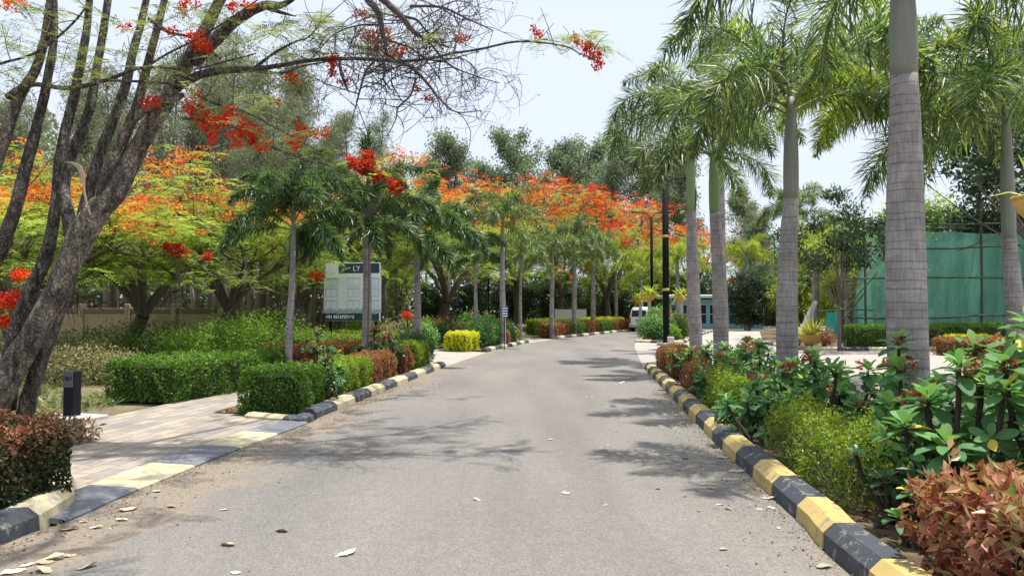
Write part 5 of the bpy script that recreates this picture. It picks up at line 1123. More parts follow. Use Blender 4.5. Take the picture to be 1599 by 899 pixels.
def gutl(rg_, n):
    y = rg_.uniform(4.5, 17, n); o = rg_.exponential(.28, n) + .01; x = np.array([xl(a) + b for a, b in zip(y, o)]); return np.stack([x, y, np.full(n, .006)], 1)
scatter('kerb_crumbs', 'leaf crumbs and twigs gathered along the left kerb', gutl, 2200, 'litter', .022, z=.003, seed=7, up=.1, wl=.6, cat='grit')
# small plants at the foot of the leaning tree
crown_shrub(G(32, 690)[0] + .15, 8.1, .42, 60, 'small light green seedling against the foot of the leaning trunk', stems=3, spread=.15, flowers=0, leafL=.11, name='seedling', low=False, n_leaf=7, group=None)
bush('dry_shrub', G(98, 690)[0] + .15, 9.0, .32, .28, .30, 'litter', 'small tan dry shrub beside the base of the dark bollard', 700, .09, 61, wl=.35, lumps=5)

# ================================================================== RIGHT BED
hedge('clipped_hedge', [(xr(3.1) + .82, 3.1), (xr(4.35) + .90, 4.35)], 1.15, .66, M['copper_near'], 'salmon and copper-leaved hedge nearest the camera, lower right corner', leaf=.088, dens=1700, seed=70, rough=.17, depth=.26, group=HG, wl=.42, gaps=.2, core=True, topbias=.05, round_=.15)
hedge('clipped_hedge', [(xr(5.7) + .60, 5.7), (xr(7.9) + .62, 7.9)], .60, .64, M['hedge_lime'], 'sparse twiggy yellow-green hedge behind the right kerb, before the thickest trunk', leaf=.032, dens=4000, seed=71, rough=.17, depth=.26, group=HG, gaps=.42, core=False, topbias=.25)
hedge('clipped_hedge', [(xr(10.1) + .50, 10.1), (xr(11.7) + .50, 11.7)], .42, .70, M['hedge_lime'], 'yellow-green hedge behind the right kerb, below the second palm', leaf=.038, dens=3000, seed=72, rough=.15, depth=.22, group=HG, gaps=.35, core=False, topbias=.2)
HR(16.8, 20.4, .75, .9, .66, M['hedge_copper'], 'copper hedge with reddish top at the far end of the right kerb', leaf=.045, dens=1500, seed=73)
hedge('clipped_hedge', [(xr(13.4) + .5, 13.4), (xr(14.6) + .5, 14.6)], .5, .6, M['hedge_copper'], 'small copper hedge under the pink-topped shrubs of the right kerb', leaf=.04, dens=1500, seed=74, group=HG, gaps=.1)
hedge('clipped_hedge', [(7.4, 9.4), (7.6, 11.6)], 1.1, .92, M['hedge_copper'], 'reddish hedge at the right edge, beyond the bed', leaf=.05, dens=1500, seed=75, group=HG)
CRS = [
 (8.7, .50, .72, 4, 0, .14, 'bract', 'euphorbia', 'low leggy shrub right behind the kerb between the twiggy and lime hedges'),
 (9.35, .55, .85, 5, 1, .15, 'bract', 'euphorbia', 'leafy shrub close to the kerb just before the lime hedge'),
 (12.5, .55, .95, 5, 2, .16, 'bract_pale', 'euphorbia', 'shrub close to the kerb just past the lime hedge'),
 (15.2, .5, 1.0, 4, 2, .15, 'bract_pale', 'euphorbia', 'shrub close to the kerb between the small and large copper hedges'),
  # y, off, H, stems, flowers, leafL, bract, mat
 (4.95, 1.55, 1.22, 5, 3, .17, 'bract', 'euphorbia', 'big-leaved shrub at the right edge with dull red bracts, above the salmon hedge'),
 (5.2, .95, .98, 6, 1, .16, 'bract', 'euphorbia', 'leggy shrub right behind the kerb, in front of the thickest trunk, with one red cluster'),
 (5.7, 1.35, 1.06, 5, 2, .17, 'bract', 'euphorbia', 'large-leaved shrub directly before the thickest trunk'),
 (6.1, 2.1, 1.30, 5, 2, .17, 'bract_pale', 'euphorbia', 'tall shrub with salmon bracts right of the thickest trunk'),
 (6.6, 1.15, 1.02, 5, 2, .16, 'bract', 'euphorbia', 'leggy shrub left of the thickest trunk with a hanging yellow leaf'),
 (7.3, 1.45, 1.22, 4, 3, .16, 'bract', 'euphorbia', 'shrub holding a dark red cluster on a bare stem left of the thickest trunk'),
 (7.0, 2.5, 1.15, 5, 1, .16, 'bract', 'euphorbia', 'shrub behind the thickest trunk beside the parking pavement'),
 (8.3, .95, .98, 5, 2, .16, 'bract', 'euphorbia', 'leggy shrub between the sparse hedge and the second palm'),
 (8.8, 1.7, 1.12, 6, 2, .16, 'bract_pale', 'euphorbia', 'blue-green rosette shrub just right of the second palm trunk'),
 (9.4, 2.4, 1.10, 5, 1, .16, 'bract', 'euphorbia', 'shrub on the parking side of the bed behind the blue-green rosettes'),
 (10.4, 1.25, 1.05, 6, 2, .16, 'bract', 'euphorbia', 'shrub in front of the second palm trunk'),
 (11.6, 1.9, 1.15, 6, 2, .17, 'bract_pale', 'euphorbia', 'shrub right behind the second palm trunk'),
 (12.2, 1.0, 1.15, 6, 4, .17, 'bract_pale', 'euphorbia', 'shrub topped with several salmon-pink clusters, left of the second palm'),
 (13.2, 1.2, 1.28, 4, 3, .17, 'bract_pale', 'euphorbia', 'tall leggy shrub with grey stems and pink clusters beside the kerb bend'),
 (14.3, 1.7, 1.15, 6, 2, .17, 'bract', 'euphorbia', 'shrub between the second and third palms of the right bed'),
 (15.6, 1.25, 1.05, 6, 3, .17, 'bract_pale', 'euphorbia', 'shrub at the foot of the third palm, before the copper hedge'),
 (16.6, 2.2, 1.10, 6, 2, .17, 'bract', 'euphorbia', 'shrub right of the third palm foot'),
 (18.6, 2.4, 1.05, 6, 2, .17, 'bract', 'euphorbia', 'last shrub of the right bed, by the sheath palm')]
for k, (y, o, H, st_, fl_, ll, br, mt_, lb) in enumerate(CRS):
    CR(y, o, H * (1.22 if y < 6.2 else 1.06 if y < 8.5 else .80), 100 + k, lb, stems=st_, flowers=fl_, leafL=ll * 1.5, bract=br, mat=mt_, spread=.46, n_leaf=14)
CR(4.5, 1.75, .78, 130, 'low bright green rosettes just above the salmon hedge', stems=4, flowers=0, leafL=.12, spread=.25, mat='bright_leaf', name='leafy_shrub', low=False)
CR(4.9, .55, .42, 131, 'small green rosette at the kerb edge beside the salmon hedge', stems=3, flowers=0, leafL=.13, spread=.2, mat='euphorbia', low=False)
CR(5.45, .62, .62, 132, 'dark low shrub filling the gap between salmon and twiggy hedges', stems=6, flowers=0, leafL=.13, spread=.3, mat='euphorbia_dark')
bush('undergrowth_shrub', xr(6) + 1.6, 6.4, .9, .9, .62, 'euphorbia_dark', 'dark undergrowth below the thickest trunk', 2600, .09, 133, lumps=12)
bush('undergrowth_shrub', xr(5) + 1.3, 5.1, .6, .5, .60, 'euphorbia_dark', 'dark undergrowth behind the salmon hedge', 1800, .085, 134, lumps=9)
bush('undergrowth_shrub', xr(9) + 1.4, 9.3, .9, 1.1, .62, 'euphorbia_dark', 'dark undergrowth before the second palm', 2400, .09, 135, lumps=12)
bush('undergrowth_shrub', xr(12) + 1.2, 12.3, .8, 1.4, .65, 'euphorbia_dark', 'dark undergrowth beyond the second palm', 2200, .1, 136, lumps=12)

# ================================================================== ISLAND, PARKING AREA
ISL = [G(993, 535.5), G(1026, 538.5), G(1052, 531), G(1078, 520)]
isl_poly = [(6.45, 38.2), (8.0, 36.9), (8.9, 38.0), (10.4, 43), (13.5, 52), (15.5, 57.5), (12.7, 55.4), (9.0, 47.0)]
poly_sheet('island_soil', M['soil'], isl_poly, .07)
kerb('island_kerb', smooth_path([np.array([*p, 0]) for p in [(15.5, 57.5), (12.5, 55.3), (8.8, 46.9), (6.5, 39), (6.6, 38.1), (8.0, 36.8), (8.9, 38.0), (10.4, 43), (13.5, 52), (15.5, 57.5)]], 160), -1, 1.1, CB, '', h=.16, wd=.22)
IG = 'shrubs on the planted island right of the road'
for k, (px, Y, rx, h, mt_, lb, fls) in enumerate([(1020, 39.2, .78, 1.25, 'euphorbia', 'leafy shrub at the near left corner of the island, beside the van', ('bract_pale', 5, .12)), (1036, 40.5, .8, 1.5, 'euphorbia', 'leafy shrub behind the black lamp post', ('bract_pale', 4, .12)),
        (1058, 42, .9, 1.5, 'mid_leaf', 'lighter shrub at the right side of the island', None), (1032, 45, .9, 1.9, 'euphorbia', 'tall shrub in the middle of the island', ('bract_pale', 4, .12)), (1065, 46.5, .8, 1.2, 'hedge_copper', 'brownish shrub at the back of the island', None), (1046, 39.5, .5, .8, 'bright_leaf', 'small bright shrub beside the white box', None)]):
    x, y = ptree(px, Y); bush('island_shrub', x, y, rx, rx * .9, h, mt_, lb, 2400, .15, 160 + k, wl=.42, lumps=11, flowers=fls, group=IG)
# lamp posts
def lamp_post(px, Y, H, r, bands, label):
    x, y = ptree(px, Y); t = thing('lamp_post', label, 'lamp post', (x, y, 0))
    b = MB(); v, q = tube([(0, 0, 0), (0, 0, H * .5), (0, 0, H)], [r, r, r * .95], 14); b.add(v, q, smooth=True); b.build('post', M['pole_black'], t)
    b = MB(); box(b, (0, 0, .06), (r * 5, r * 5, .12), bev=.02); b.build('base', M['concrete'], t)
    for z in bands:
        b = MB(); v, q = tube([(0, 0, z - .06), (0, 0, z + .06)], [r + .006] * 2, 14); b.add(v, q, smooth=True); b.build('painted_band', M['pole_yellow'], t)
    for sgn in (-1, 1):
        b = MB(); v, q = tube(smooth_path([(0, 0, H - .1), (sgn * .3, 0, H + .25), (sgn * .9, 0, H + .35)], 8), .03, 8); b.add(v, q, smooth=True); box(b, (sgn * 1.15, 0, H + .34), (.55, .2, .09), bev=.03); b.build('lamp_arm', M['pole_black'], t)
    return t
lamp_post(1040, 35.2, 7.6, .155, [W(0, 369, 35.2)[2], W(0, 452, 35.2)[2]], 'black lamp post with yellow bands at the corner of the island')
lamp_post(1018, 52, 8.2, .10, [W(0, 467, 52)[2]], 'thinner black lamp post behind the island shrubs')
lamp_post(867, 68, 5.5, .06, [], 'thin dark post behind the palms before the white board')
x, y = ptree(1047, 34.9); b = MB(); box(b, (0, 0, .21), (.30, .26, .42), bev=.03); o = b.build('utility_box', M['concrete'], None, (x, y, 0)); tag(o, 'small white box standing beside the foot of the black lamp post', 'utility box')
# bowl planters on columns
def bowl_planter(x, y, zb, r, h, label, seed, colw=.13, leaves=90, L=.7, mat='palm_leaf_yellow', wl=.05, column=True):
    t = thing('bowl_planter', label, 'planter', (x, y, 0)); rg_ = np.random.default_rng(seed)
    if column:
        b = MB(); v, q = tube([(0, 0, 0), (0, 0, .12), (0, 0, .14), (0, 0, zb + .04)], [colw * 1.4, colw * 1.4, colw, colw * .9], 16); b.add(v, q, smooth=False); b.build('column', M['concrete'], t)
    k = np.linspace(0, 1, 9); rr = r * (.28 + .72 * np.sin(k * PI / 2) ** .8); rr = np.r_[rr, r * 1.06, r * 1.06, r * .94, r * .9]; zz = np.r_[zb + k * h, zb + h, zb + h + .05 * r * 2, zb + h + .05 * r * 2, zb + h - .05]
    b = MB(); v, q = tube(np.stack([0 * zz, 0 * zz, zz + np.arange(len(zz)) * 1e-5], 1), rr, 28, True); b.add(v, q, smooth=True); b.build('bowl', M['bowl'], t)
    b = MB(); v, q = tube([(0, 0, zb + h - .06), (0, 0, zb + h - .02)], [r * .88, r * .88], 20); b.add(v, q); b.build('soil_fill', M['soil'], t)
    f = MB(); n = leaves; th = rg_.uniform(0, 6.28, n); el = rg_.uniform(R(5), R(80), n); d = np.stack([np.cos(th) * np.cos(el), np.sin(th) * np.cos(el), np.sin(el)], 1)
    c = np.stack([np.cos(th) * r * .2, np.sin(th) * r * .2, np.full(n, zb + h)], 1); v, q = strips(c, d, L * rg_.uniform(.7, 1.1, n), L * wl * 1.6, rg_.uniform(.1, .7, n)); f.add(v, q, tint=np.repeat(rg_.random(n), 2)); f.build('foliage', M[mat], t); return t
for k, (px, Y, py, lb) in enumerate([(1014, 47, 470, 'yellow bowl planter on a grey column, right above the van'), (1064, 49, 472, 'yellow bowl planter on a grey column right of the black lamp post'), (1000, 54, 476, 'smaller yellow bowl planter low behind the van roof')]):
    x, y = ptree(px, Y); bowl_planter(x, y, W(px, py, Y)[2], .42 if k < 2 else .34, .42, lb, 5 + k, .13, 110, 1.0)
x, y = ptree(1634, 4.6); zr = W(1600, 350, 4.6)[2]; bowl_planter(x, y, zr, .165, .16, 'yellow bowl planter on a column at the right edge, near the camera', 9, .06, 15, .50, 'agave', .055)
# agave in an ochre pot
x, y = ptree(1265, 31.6); t = thing('potted_agave', 'yellow-striped agave in an ochre bowl beside the far parking kerb', 'potted plant', (x, y, .13)); b = MB(); k = np.linspace(0, 1, 6)
zz = np.r_[k * .42, .47, .47, .40]; rr = np.r_[.20 + .22 * k ** .8, .47, .42, .40]; v, q = tube(np.stack([0 * zz, 0 * zz, zz + np.arange(len(zz)) * 1e-5], 1), rr, 28, True); b.add(v, q, smooth=True); b.build('pot', M['terracotta'], t)
f = MB(); rg = np.random.default_rng(1); n = 95; th = rg.uniform(0, 6.28, n); el = R(6) + rg.random(n) ** .8 * R(78); d = np.stack([np.cos(th) * np.cos(el), np.sin(th) * np.cos(el), np.sin(el)], 1); v, q = strips(np.stack([np.cos(th) * .08, np.sin(th) * .08, np.full(n, .42)], 1), d, rg.uniform(.85, 1.15, n), .085, rg.uniform(0, .35, n)); f.add(v, q, tint=np.repeat(rg.random(n), 2)); f.build('foliage', M['agave'], t)
# far parking island with hedges
pi_ = [(11.9, 30.6), (30, 29.6), (30, 60), (20, 60), (13.5, 40)]
poly_sheet('parking_island_soil', M['soil'], pi_, .08)
kerb('parking_island_kerb', np.array([[12.6, 41, 0], [11.75, 30.7, 0], [12.1, 30.3, 0], [20, 29.6, 0], [32, 28.9, 0]]), -1, 1.1, CB, '', h=.16, wd=.25)
hedge('clipped_hedge', [(14.3, 31.6), (18.0, 31.3)], 1.5, .93, M['hedge_green'], 'dark green hedge block by the agave pot, in front of the netting', leaf=.055, dens=1100, seed=80, group=HG, z0=.08)
hedge('clipped_hedge', [(18.3, 32.0), (24, 31.6)], 1.2, 1.0, M['hedge_green'], 'green hedge below the netting right of the thickest trunk', leaf=.055, dens=900, seed=81, group=HG, z0=.08)
hedge('clipped_hedge', [(15.6, 27.3), (19.4, 27.0)], 1.0, .62, M['hedge_copper'], 'low copper hedge on the parking side right of the thickest trunk', leaf=.05, dens=900, seed=82, group=HG)
hedge('clipped_hedge', [(16.6, 28.4), (18.2, 28.3)], .8, .66, M['hedge_yellow'], 'small yellow hedge behind the low copper one', leaf=.05, dens=900, seed=83, group=HG)
hedge('clipped_hedge', [(20.5, 73.5), (27.5, 73)], 1.2, .95, M['hedge_copper'], 'long brown-green hedge at the back of the parking area', leaf=.08, dens=450, seed=84, group=HG)
hedge('clipped_hedge', [(27.7, 73), (31, 72.8)], 1.2, .85, M['hedge_yellow'], 'yellow end of the hedge at the back of the parking area', leaf=.08, dens=450, seed=85, group=HG)
kerb('back_parking_kerb', np.array([[16, 71.2, 0], [24, 71.5, 0], [40, 71.0, 0]]), -1, 1.4, [M['kerb_cream'], M['concrete']], '', h=.17, wd=.3)
for k, (px, Y, lb) in enumerate([(1285, 31.9, 'small dry shrub right of the agave pot'), (1246, 33.2, 'yellow-green shrub left of the agave pot')]):
    x, y = ptree(px, Y); bush('low_shrub', x, y, .5, .5, .75, ['hedge_copper', 'hedge_yellow'][k], lb, 900, .09, 180 + k, z0=.07)
# bamboo scaffold hung with green net
def netmat(name, col, opac):
    m, t = newmat(name); n = noise(t, 1.2, 4, .6, stretch=(1, 1, .25)); d = t.nodes.new("ShaderNodeBsdfDiffuse"); tr = t.nodes.new("ShaderNodeBsdfTranslucent"); tp = t.nodes.new("ShaderNodeBsdfTransparent")
    c = mixc(t, n, tuple(x * .75 for x in col), col); t.links.new(c, d.inputs[0]); t.links.new(c, tr.inputs[0]); a = t.nodes.new("ShaderNodeMixShader"); a.inputs[0].default_value = .5; t.links.new(d.outputs[0], a.inputs[1]); t.links.new(tr.outputs[0], a.inputs[2])
    b = t.nodes.new("ShaderNodeMixShader"); mr = ramp(t, n, [(.3, (opac - .22,) * 3), (.7, (opac + .18,) * 3)]); t.links.new(mr.outputs[0], b.inputs[0]); t.links.new(tp.outputs[0], b.inputs[1]); t.links.new(a.outputs[0], b.inputs[2])
    o = t.nodes.new("ShaderNodeOutputMaterial"); t.links.new(b.outputs[0], o.inputs[0]); return m
M['net'] = netmat('green_net', (.28, .68, .52), .60); M['net_turq'] = netmat('turquoise_net', (.05, .52, .42), .9); M['tarp_grey'] = plain('grey_cloth', (.33, .34, .34), .8, .3, 5)
def cloth(name, mat, P0, P1, z0a, z0b, z1, parent, seed, nu=60, nv=26, amp=.10, flare=0, sag=.10):
    rg_ = np.random.default_rng(seed); u = np.linspace(0, 1, nu)[:, None]; v = np.linspace(0, 1, nv)[None, :]; P0, P1 = np.array(P0, float), np.array(P1, float); D = P1 - P0; N2 = nrm(np.array([D[1], -D[0]]))
    top = z1 - sag * np.abs(np.sin(u * PI * 3)) ; bot = z0a + (z0b - z0a) * u; z = bot + (top - bot) * v
    f = amp * (np.sin(u * 31 + seed + v * 2) * (1.1 - v) + .5 * np.sin(u * 67 + v * 3) * (1 - v * .6) + .6 * np.sin(u * 13 - v * 2))
    x = P0[0] + D[0] * u - (1 - v) * flare * (1 - u) ** 3 + N2[0] * f; y = P0[1] + D[1] * u + N2[1] * f
    V = np.stack([x, y, z], -1).reshape(-1, 3); i = np.arange(nu - 1)[:, None] * nv; j = np.arange(nv - 1)[None, :]; mb = MB(); mb.add(V, np.stack([i + j, i + nv + j, i + nv + j + 1, i + j + 1], -1).reshape(-1, 4), smooth=True); return mb.build(name, mat, parent)
sf = thing('netted_scaffold', 'bamboo scaffold hung with sheer green netting behind the parking hedge', 'scaffold', (17.2, 36, 0))
cloth('net', M['net'], (0, 0), (11.5, -.8), .1, .1, W(1400, 362, 36)[2], sf, 3, 110, 30, .13, .9, .12)
cloth('net', M['net'], (.2, .1), (2.5, 6), .1, .1, 5.2, sf, 5, 50, 24, .12, 0, .3)
cloth('net', M['net'], (3.4, 1.2), (9.5, .9), .1, .1, 5.2, sf, 8, 60, 24, .16, 0, .15)
rg = np.random.default_rng(2)
for (x0, H_) in ((-.15, 6.2), (2.6, 6.6), (5.2, 6.9), (8.1, 6.6), (11.2, 6.4)):
    for yy in (-.15, 2.2):
        b = MB(); v, q = tube(smooth_path([(x0, yy - x0 * .07, 0), (x0 + rg.normal(0, .05), yy - x0 * .07, H_ * .5), (x0 + rg.normal(0, .08), yy - x0 * .07, H_)], 10), .055, 8, True, .1, rg); b.add(v, q, smooth=True); b.build('upright', M['bamboo'], sf)
for z in (1.35, 3.15, 4.75, 5.75):
    for yy in (-.25, 2.1):
        b = MB(); v, q = tube(smooth_path([(-.9, yy + .05, z + rg.normal(0, .08)), (3, yy - .22, z + rg.normal(0, .08)), (6, yy - .45, z + rg.normal(0, .06)), (11.9, yy - .85, z + rg.normal(0, .1))], 16), .04, 8, True, .1, rg); b.add(v, q, smooth=True); b.build('ledger', M['bamboo'], sf)
for (xa, za, xb, zb_) in ((4.2, 4.5, 8.2, 6.1), (7.6, 4.4, 10.6, 5.4), (-1.6, 1.3, .1, 3.4)):
    b = MB(); v, q = tube([(xa, -.4, za), (xb, -.8, zb_)], .035, 6); b.add(v, q); b.build('brace', M['bamboo'], sf)
# loose poles and cloths left of the scaffold
lf2 = thing('pole_lean_to', 'loose bamboo poles with hanging turquoise cloth left of the netting', 'lean-to', (15.2, 35.5, 0))
for k, (xa, ya, xb, yb, zb_, r_) in enumerate([(-.6, 0, -.55, 0, 3.6, .05), (.6, .2, .75, .2, 2.6, .05), (1.1, .3, 1.3, .4, 2.9, .07), (-.2, .4, 1.9, .5, 2.5, .035), (.1, 1, .5, .8, 2.2, .04)]):
    b = MB(); v, q = tube([(xa, ya, 0), (xb, yb, zb_)], r_, 7, True, .1, rg); b.add(v, q, smooth=True); b.build('upright', M['bamboo'], lf2)
b = MB(); v, q = tube([(-.8, -.05, 1.6), (.8, 0, 1.7), (2.1, .1, 1.65)], .035, 6); b.add(v, q); b.build('ledger', M['bamboo'], lf2)
cloth('hanging_cloth', M['net_turq'], (-.2, -.1), (.45, -.1), .7, .2, 1.62, lf2, 4, 14, 12, .05, .1, .1)
b = MB(); v, q = tube(smooth_path([(-1.6, -.1, .25), (-1.15, 0, 1.0), (-.75, 0, 1.9), (-.68, 0, 2.1)], 10), np.linspace(.22, .07, 10), 10, True, .2, rg); b.add(v, q, smooth=True); b.build('grey_cloth_roll', M['tarp_grey'], lf2)

# ================================================================== BUILDINGS, WALLS, BOARDS
# white-roofed building with dark windows behind the bowl planters
bl_ = thing('low_building', 'low building with pale turquoise wall, dark windows and white awning behind the bowl planters', 'building', (15.6, 68, 0))
M['turq_wall'] = plain('turquoise_wall', (.25, .50, .52), .7); M['dark_win'] = plain('dark_window', (.02, .03, .06), .2, .3, 2, spec=.8); M['awning'] = plain('white_awning', (.62, .72, .70), .6)
b = MB(); box(b, (3.2, 2, 1.35), (8.5, 4, 2.7), bev=.02); b.build('wall', M['turq_wall'], bl_)
b = MB(); box(b, (3.2, 1.6, 2.95), (9.6, 5.4, .28), bev=.05); b.build('roof', M['awning'], bl_)
for i in range(5):
    w_ = MB(); box(w_, (-.3 + i * 1.75, -.02, 1.35), (1.35, .08, 1.7)); wn = w_.build('window', M['dark_win'], bl_)
    m_ = MB(); box(m_, (-.3 + i * 1.75, -.075, 1.35), (.05, .03, 1.7)); box(m_, (-.3 + i * 1.75, -.075, 1.35), (1.35, .026, .05)); box(m_, (-.3 + i * 1.75, -.07, 2.22), (1.42, .04, .06)); m_.build('frame', M['white_paint'], wn)
# cream boundary wall with dark brick coping in front of the wood
bw = thing('boundary_wall', 'old cream plastered boundary wall with brown coping in front of the wood', 'wall', (-30, 33, 0))
b = MB()
for i in range(8): box(b, (i * 1.9 + .9, -i * .02, .75), (1.86, .22, 1.5), bev=.01)
b.build('panels', M['wall_cream'], bw); b = MB()
for i in range(8): box(b, (i * 1.9 + .9, -i * .02, 1.62), (1.78, .26, .22), bev=.02)
b.build('coping', M['wall_brick'], bw)
for i in range(9):
    b = MB(); box(b, (i * 1.9 - .05, -i * .02 - .04, .95), (.2, .34, 1.9), bev=.02); b.build('post', M['wall_cream'], bw)
bw.location = (-27.0, 30.5, 0)
# grey compound wall far right with pale panel
gw = thing('compound_wall', 'grey compound wall far behind the parking area', 'wall', (24, 77, 0)); b = MB(); box(b, (14, 0, .9), (34, .3, 1.8), bev=.02); b.build('panel', M['concrete'], gw); b = MB(); box(b, (5.2, -.2, 1.2), (2.2, .1, 2.4), bev=.02); b.build('gate_panel', M['white_paint'], gw)
# plain white board by the far curve
wb = thing('white_board', 'plain white site board standing behind the far curve hedge', 'board', (*ptree(891, 66), 0)); b = MB(); box(b, (0, 0, 1.2), (2.75, .06, 1.15), bev=.01); b.build('panel', M['white_paint'], wb)
for sx in (-1.36, 1.36):
    b = MB(); box(b, (sx, .0, .92), (.09, .09, 1.84), bev=.01); b.build('post', M['white_paint'], wb)
# text helper: raised flat lettering turned into a mesh
def text(s, size, mat, parent, loc, rot=(R(90), 0, 0), name='lettering', align='LEFT', ext=.002, bold=0):
    cu = bpy.data.curves.new(name, 'FONT'); cu.body = s; cu.size = size; cu.align_x = align; cu.extrude = ext; cu.offset = bold
    o = bpy.data.objects.new(name, cu); C.objects.link(o); dg = bpy.context.evaluated_depsgraph_get(); me = bpy.data.meshes.new_from_object(o.evaluated_get(dg)); bpy.data.objects.remove(o)
    me.materials.clear(); me.materials.append(mat); o = bpy.data.objects.new(name, me); C.objects.link(o); o.parent = parent; o.location = loc; o.rotation_euler = rot; return o
M['ink'] = plain('navy_ink', (.022, .05, .085), .5); M['sign_white'] = plain('sign_white', (.86, .89, .92), .45, .03); M['sign_grey'] = plain('sign_grey', (.45, .49, .54), .5); M['sign_line'] = plain('sign_line', (.46, .51, .58), .5); M['sign_pale'] = plain('sign_pale', (.74, .79, .84), .5, .06); M['sign_foliage'] = plain('sign_foliage', (.36, .44, .47), .5, .35, 9)
# billboard showing a pale building elevation
YB_ = 26.8; bx, by = ptree(550, YB_); bb_ = thing('billboard', 'billboard with pale house drawing and phone number, half hidden by dark palm', 'billboard', (bx, by, 0), R(-7))
pxm = YB_ / F; zt = W(550, 411, YB_)[2]; zb = W(550, 500, YB_)[2]; Wd = 2.02; Hh = zt - zb
b = MB(); box(b, (0, .05, (zt + zb) / 2), (Wd + .04, .06, Hh + .04), bev=.008); b.build('frame', M['sign_grey'], bb_)
b = MB(); box(b, (0, .0, (zt + zb) / 2 - .0), (Wd, .03, Hh)); b.build('face', M['sign_white'], bb_)
b = MB(); box(b, (.25, -.02, zt - .18), (Wd - .5, .012, .36)); b.build('header_band', M['ink'], bb_)
b = MB(); box(b, (0, -.02, zb + .13), (Wd, .012, .26)); b.build('footer_band', M['ink'], bb_)
text('LY', .26, M['sign_white'], bb_, (.02, -.03, zt - .28))
text('+91 9513737163', .155, M['sign_white'], bb_, (-Wd / 2 + .03, -.03, zb + .07), bold=.006)
text('www.sales.in', .07, M['sign_white'], bb_, (.12, -.03, zb + .15)) if False else None
b = MB(); rg = random.Random(4)
for (cx, cz, w_, h_) in ((-.75, .95, .62, 1.15), (.05, .95, .85, 1.3), (.83, .95, .5, 1.2)): box(b, (cx, -.018, zb + cz), (w_, .006, h_))
b2_ = b; b = MB()
for cx in (-.78, .05, .82):
    for cz in (.55, .98, 1.36):
        w_ = .42 if cx < .5 else .3
        box(b, (cx, -.024, zb + cz + .16), (w_ + .08, .006, .035)); box(b, (cx - w_ / 2, -.024, zb + cz), (.02, .006, .26)); box(b, (cx + w_ / 2, -.024, zb + cz), (.02, .006, .26)); box(b, (cx, -.024, zb + cz - .13), (w_, .006, .018)); box(b, (cx, -.024, zb + cz), (.018, .006, .26))
v_, q_, t_, m_, s_ = b.data(); b2_.add(v_, q_, mat=1); b2_.build('house_drawing', [M['sign_pale'], M['sign_line']], bb_); b = MB()
for i in range(28): box(b, (-1.06 + i * .0785, -.028, zb + .30 + .05 * rg.random()), (.075, .006, .10 + .10 * rg.random()))
b.build('drawn_planting', M['sign_foliage'], bb_)
for sx in (-.85, .85):
    b = MB(); box(b, (sx, .12, zb / 2 + .4), (.09, .07, zb + .8)); b.build('post', M['pole_black'], bb_)
# small blue notice with white lines
x, y = ptree(788, 31); t = thing('blue_notice', 'small tilted blue notice board with white lines, on the left verge', 'sign', (x, y, 0), R(12)); M['blue'] = plain('blue_board', (.035, .065, .18), .5)
z0 = W(788, 487, 31)[2]; b = MB(); box(b, (0, 0, z0), (.30, .03, .46), bev=.006); o = b.build('panel', M['blue'], t)
b = MB()
for k in range(4): box(b, (.0, -.021, z0 + .15 - k * .105), (.23, .008, .042))
b.build('white_lines', M['sign_white'], t); b = MB(); v, q = tube([(0, .03, 0), (0, .03, z0 + .2)], .018, 8); b.add(v, q); b.build('post', M['pole_black'], t)
# bollard by the footpath
bp = G(112, 657); t = thing('bollard', 'dark slate bollard with grey plate, left of the long green hedge', 'bollard', (bp[0], bp[1], 0), R(-16)); b = MB(); box(b, (.12, 0, .03), (.62, .5, .10), bev=.015); b.build('slab', M['concrete'], t)
M['slate'] = plain('slate', (.012, .015, .020), .8, .2, 12, spec=.15); M['plate'] = plain('grey_plate', (.11, .12, .13), .6, .15, 10, spec=.2)
b = MB(); box(b, (0, 0, .40), (.185, .15, .66), bev=.008); b.build('post', M['slate'], t); b = MB(); box(b, (.015, -.083, .615), (.155, .012, .235), bev=.003); b.build('plate', M['plate'], t); text('063', .085, M['slate'], t, (-.045, -.091, .60))
# short black marker post among the left shrubs
x, y = ptree(607, 22.5); b = MB(); v, q = tube([(0, 0, 0), (0, 0, .95)], .028, 8); b.add(v, q); o = b.build('marker_post', M['pole_black'], None, (x, y, 0)); tag(o, 'short black stake between the dark palm and the one right of it', 'post')
for k, (px, Y) in enumerate([(763, 45)]):
    x, y = ptree(px, Y); b = MB(); v, q = tube([(0, 0, 0), (0, 0, 3.6)], .05, 8); b.add(v, q); o = b.build('dark_post', M['pole_black'], None, (x, y, 0)); tag(o, 'thin dark post behind the shrubs right of the yellow hedge block', 'post')

# ================================================================== VAN
vx, vy = W(1003, 516, 57.5)[0], 57.5
van = thing('van', 'white van seen from behind at the far curve, partly hidden by the island shrubs', 'van', (vx - .25, vy, 0), R(-30))
M['van'] = plain('van_paint', (.78, .81, .82), .3, .06, 3, spec=.6); M['red_lamp'] = plain('red_lamp', (.35, .03, .03), .3); M['plate_w'] = plain('plate_white', (.55, .52, .35), .5)
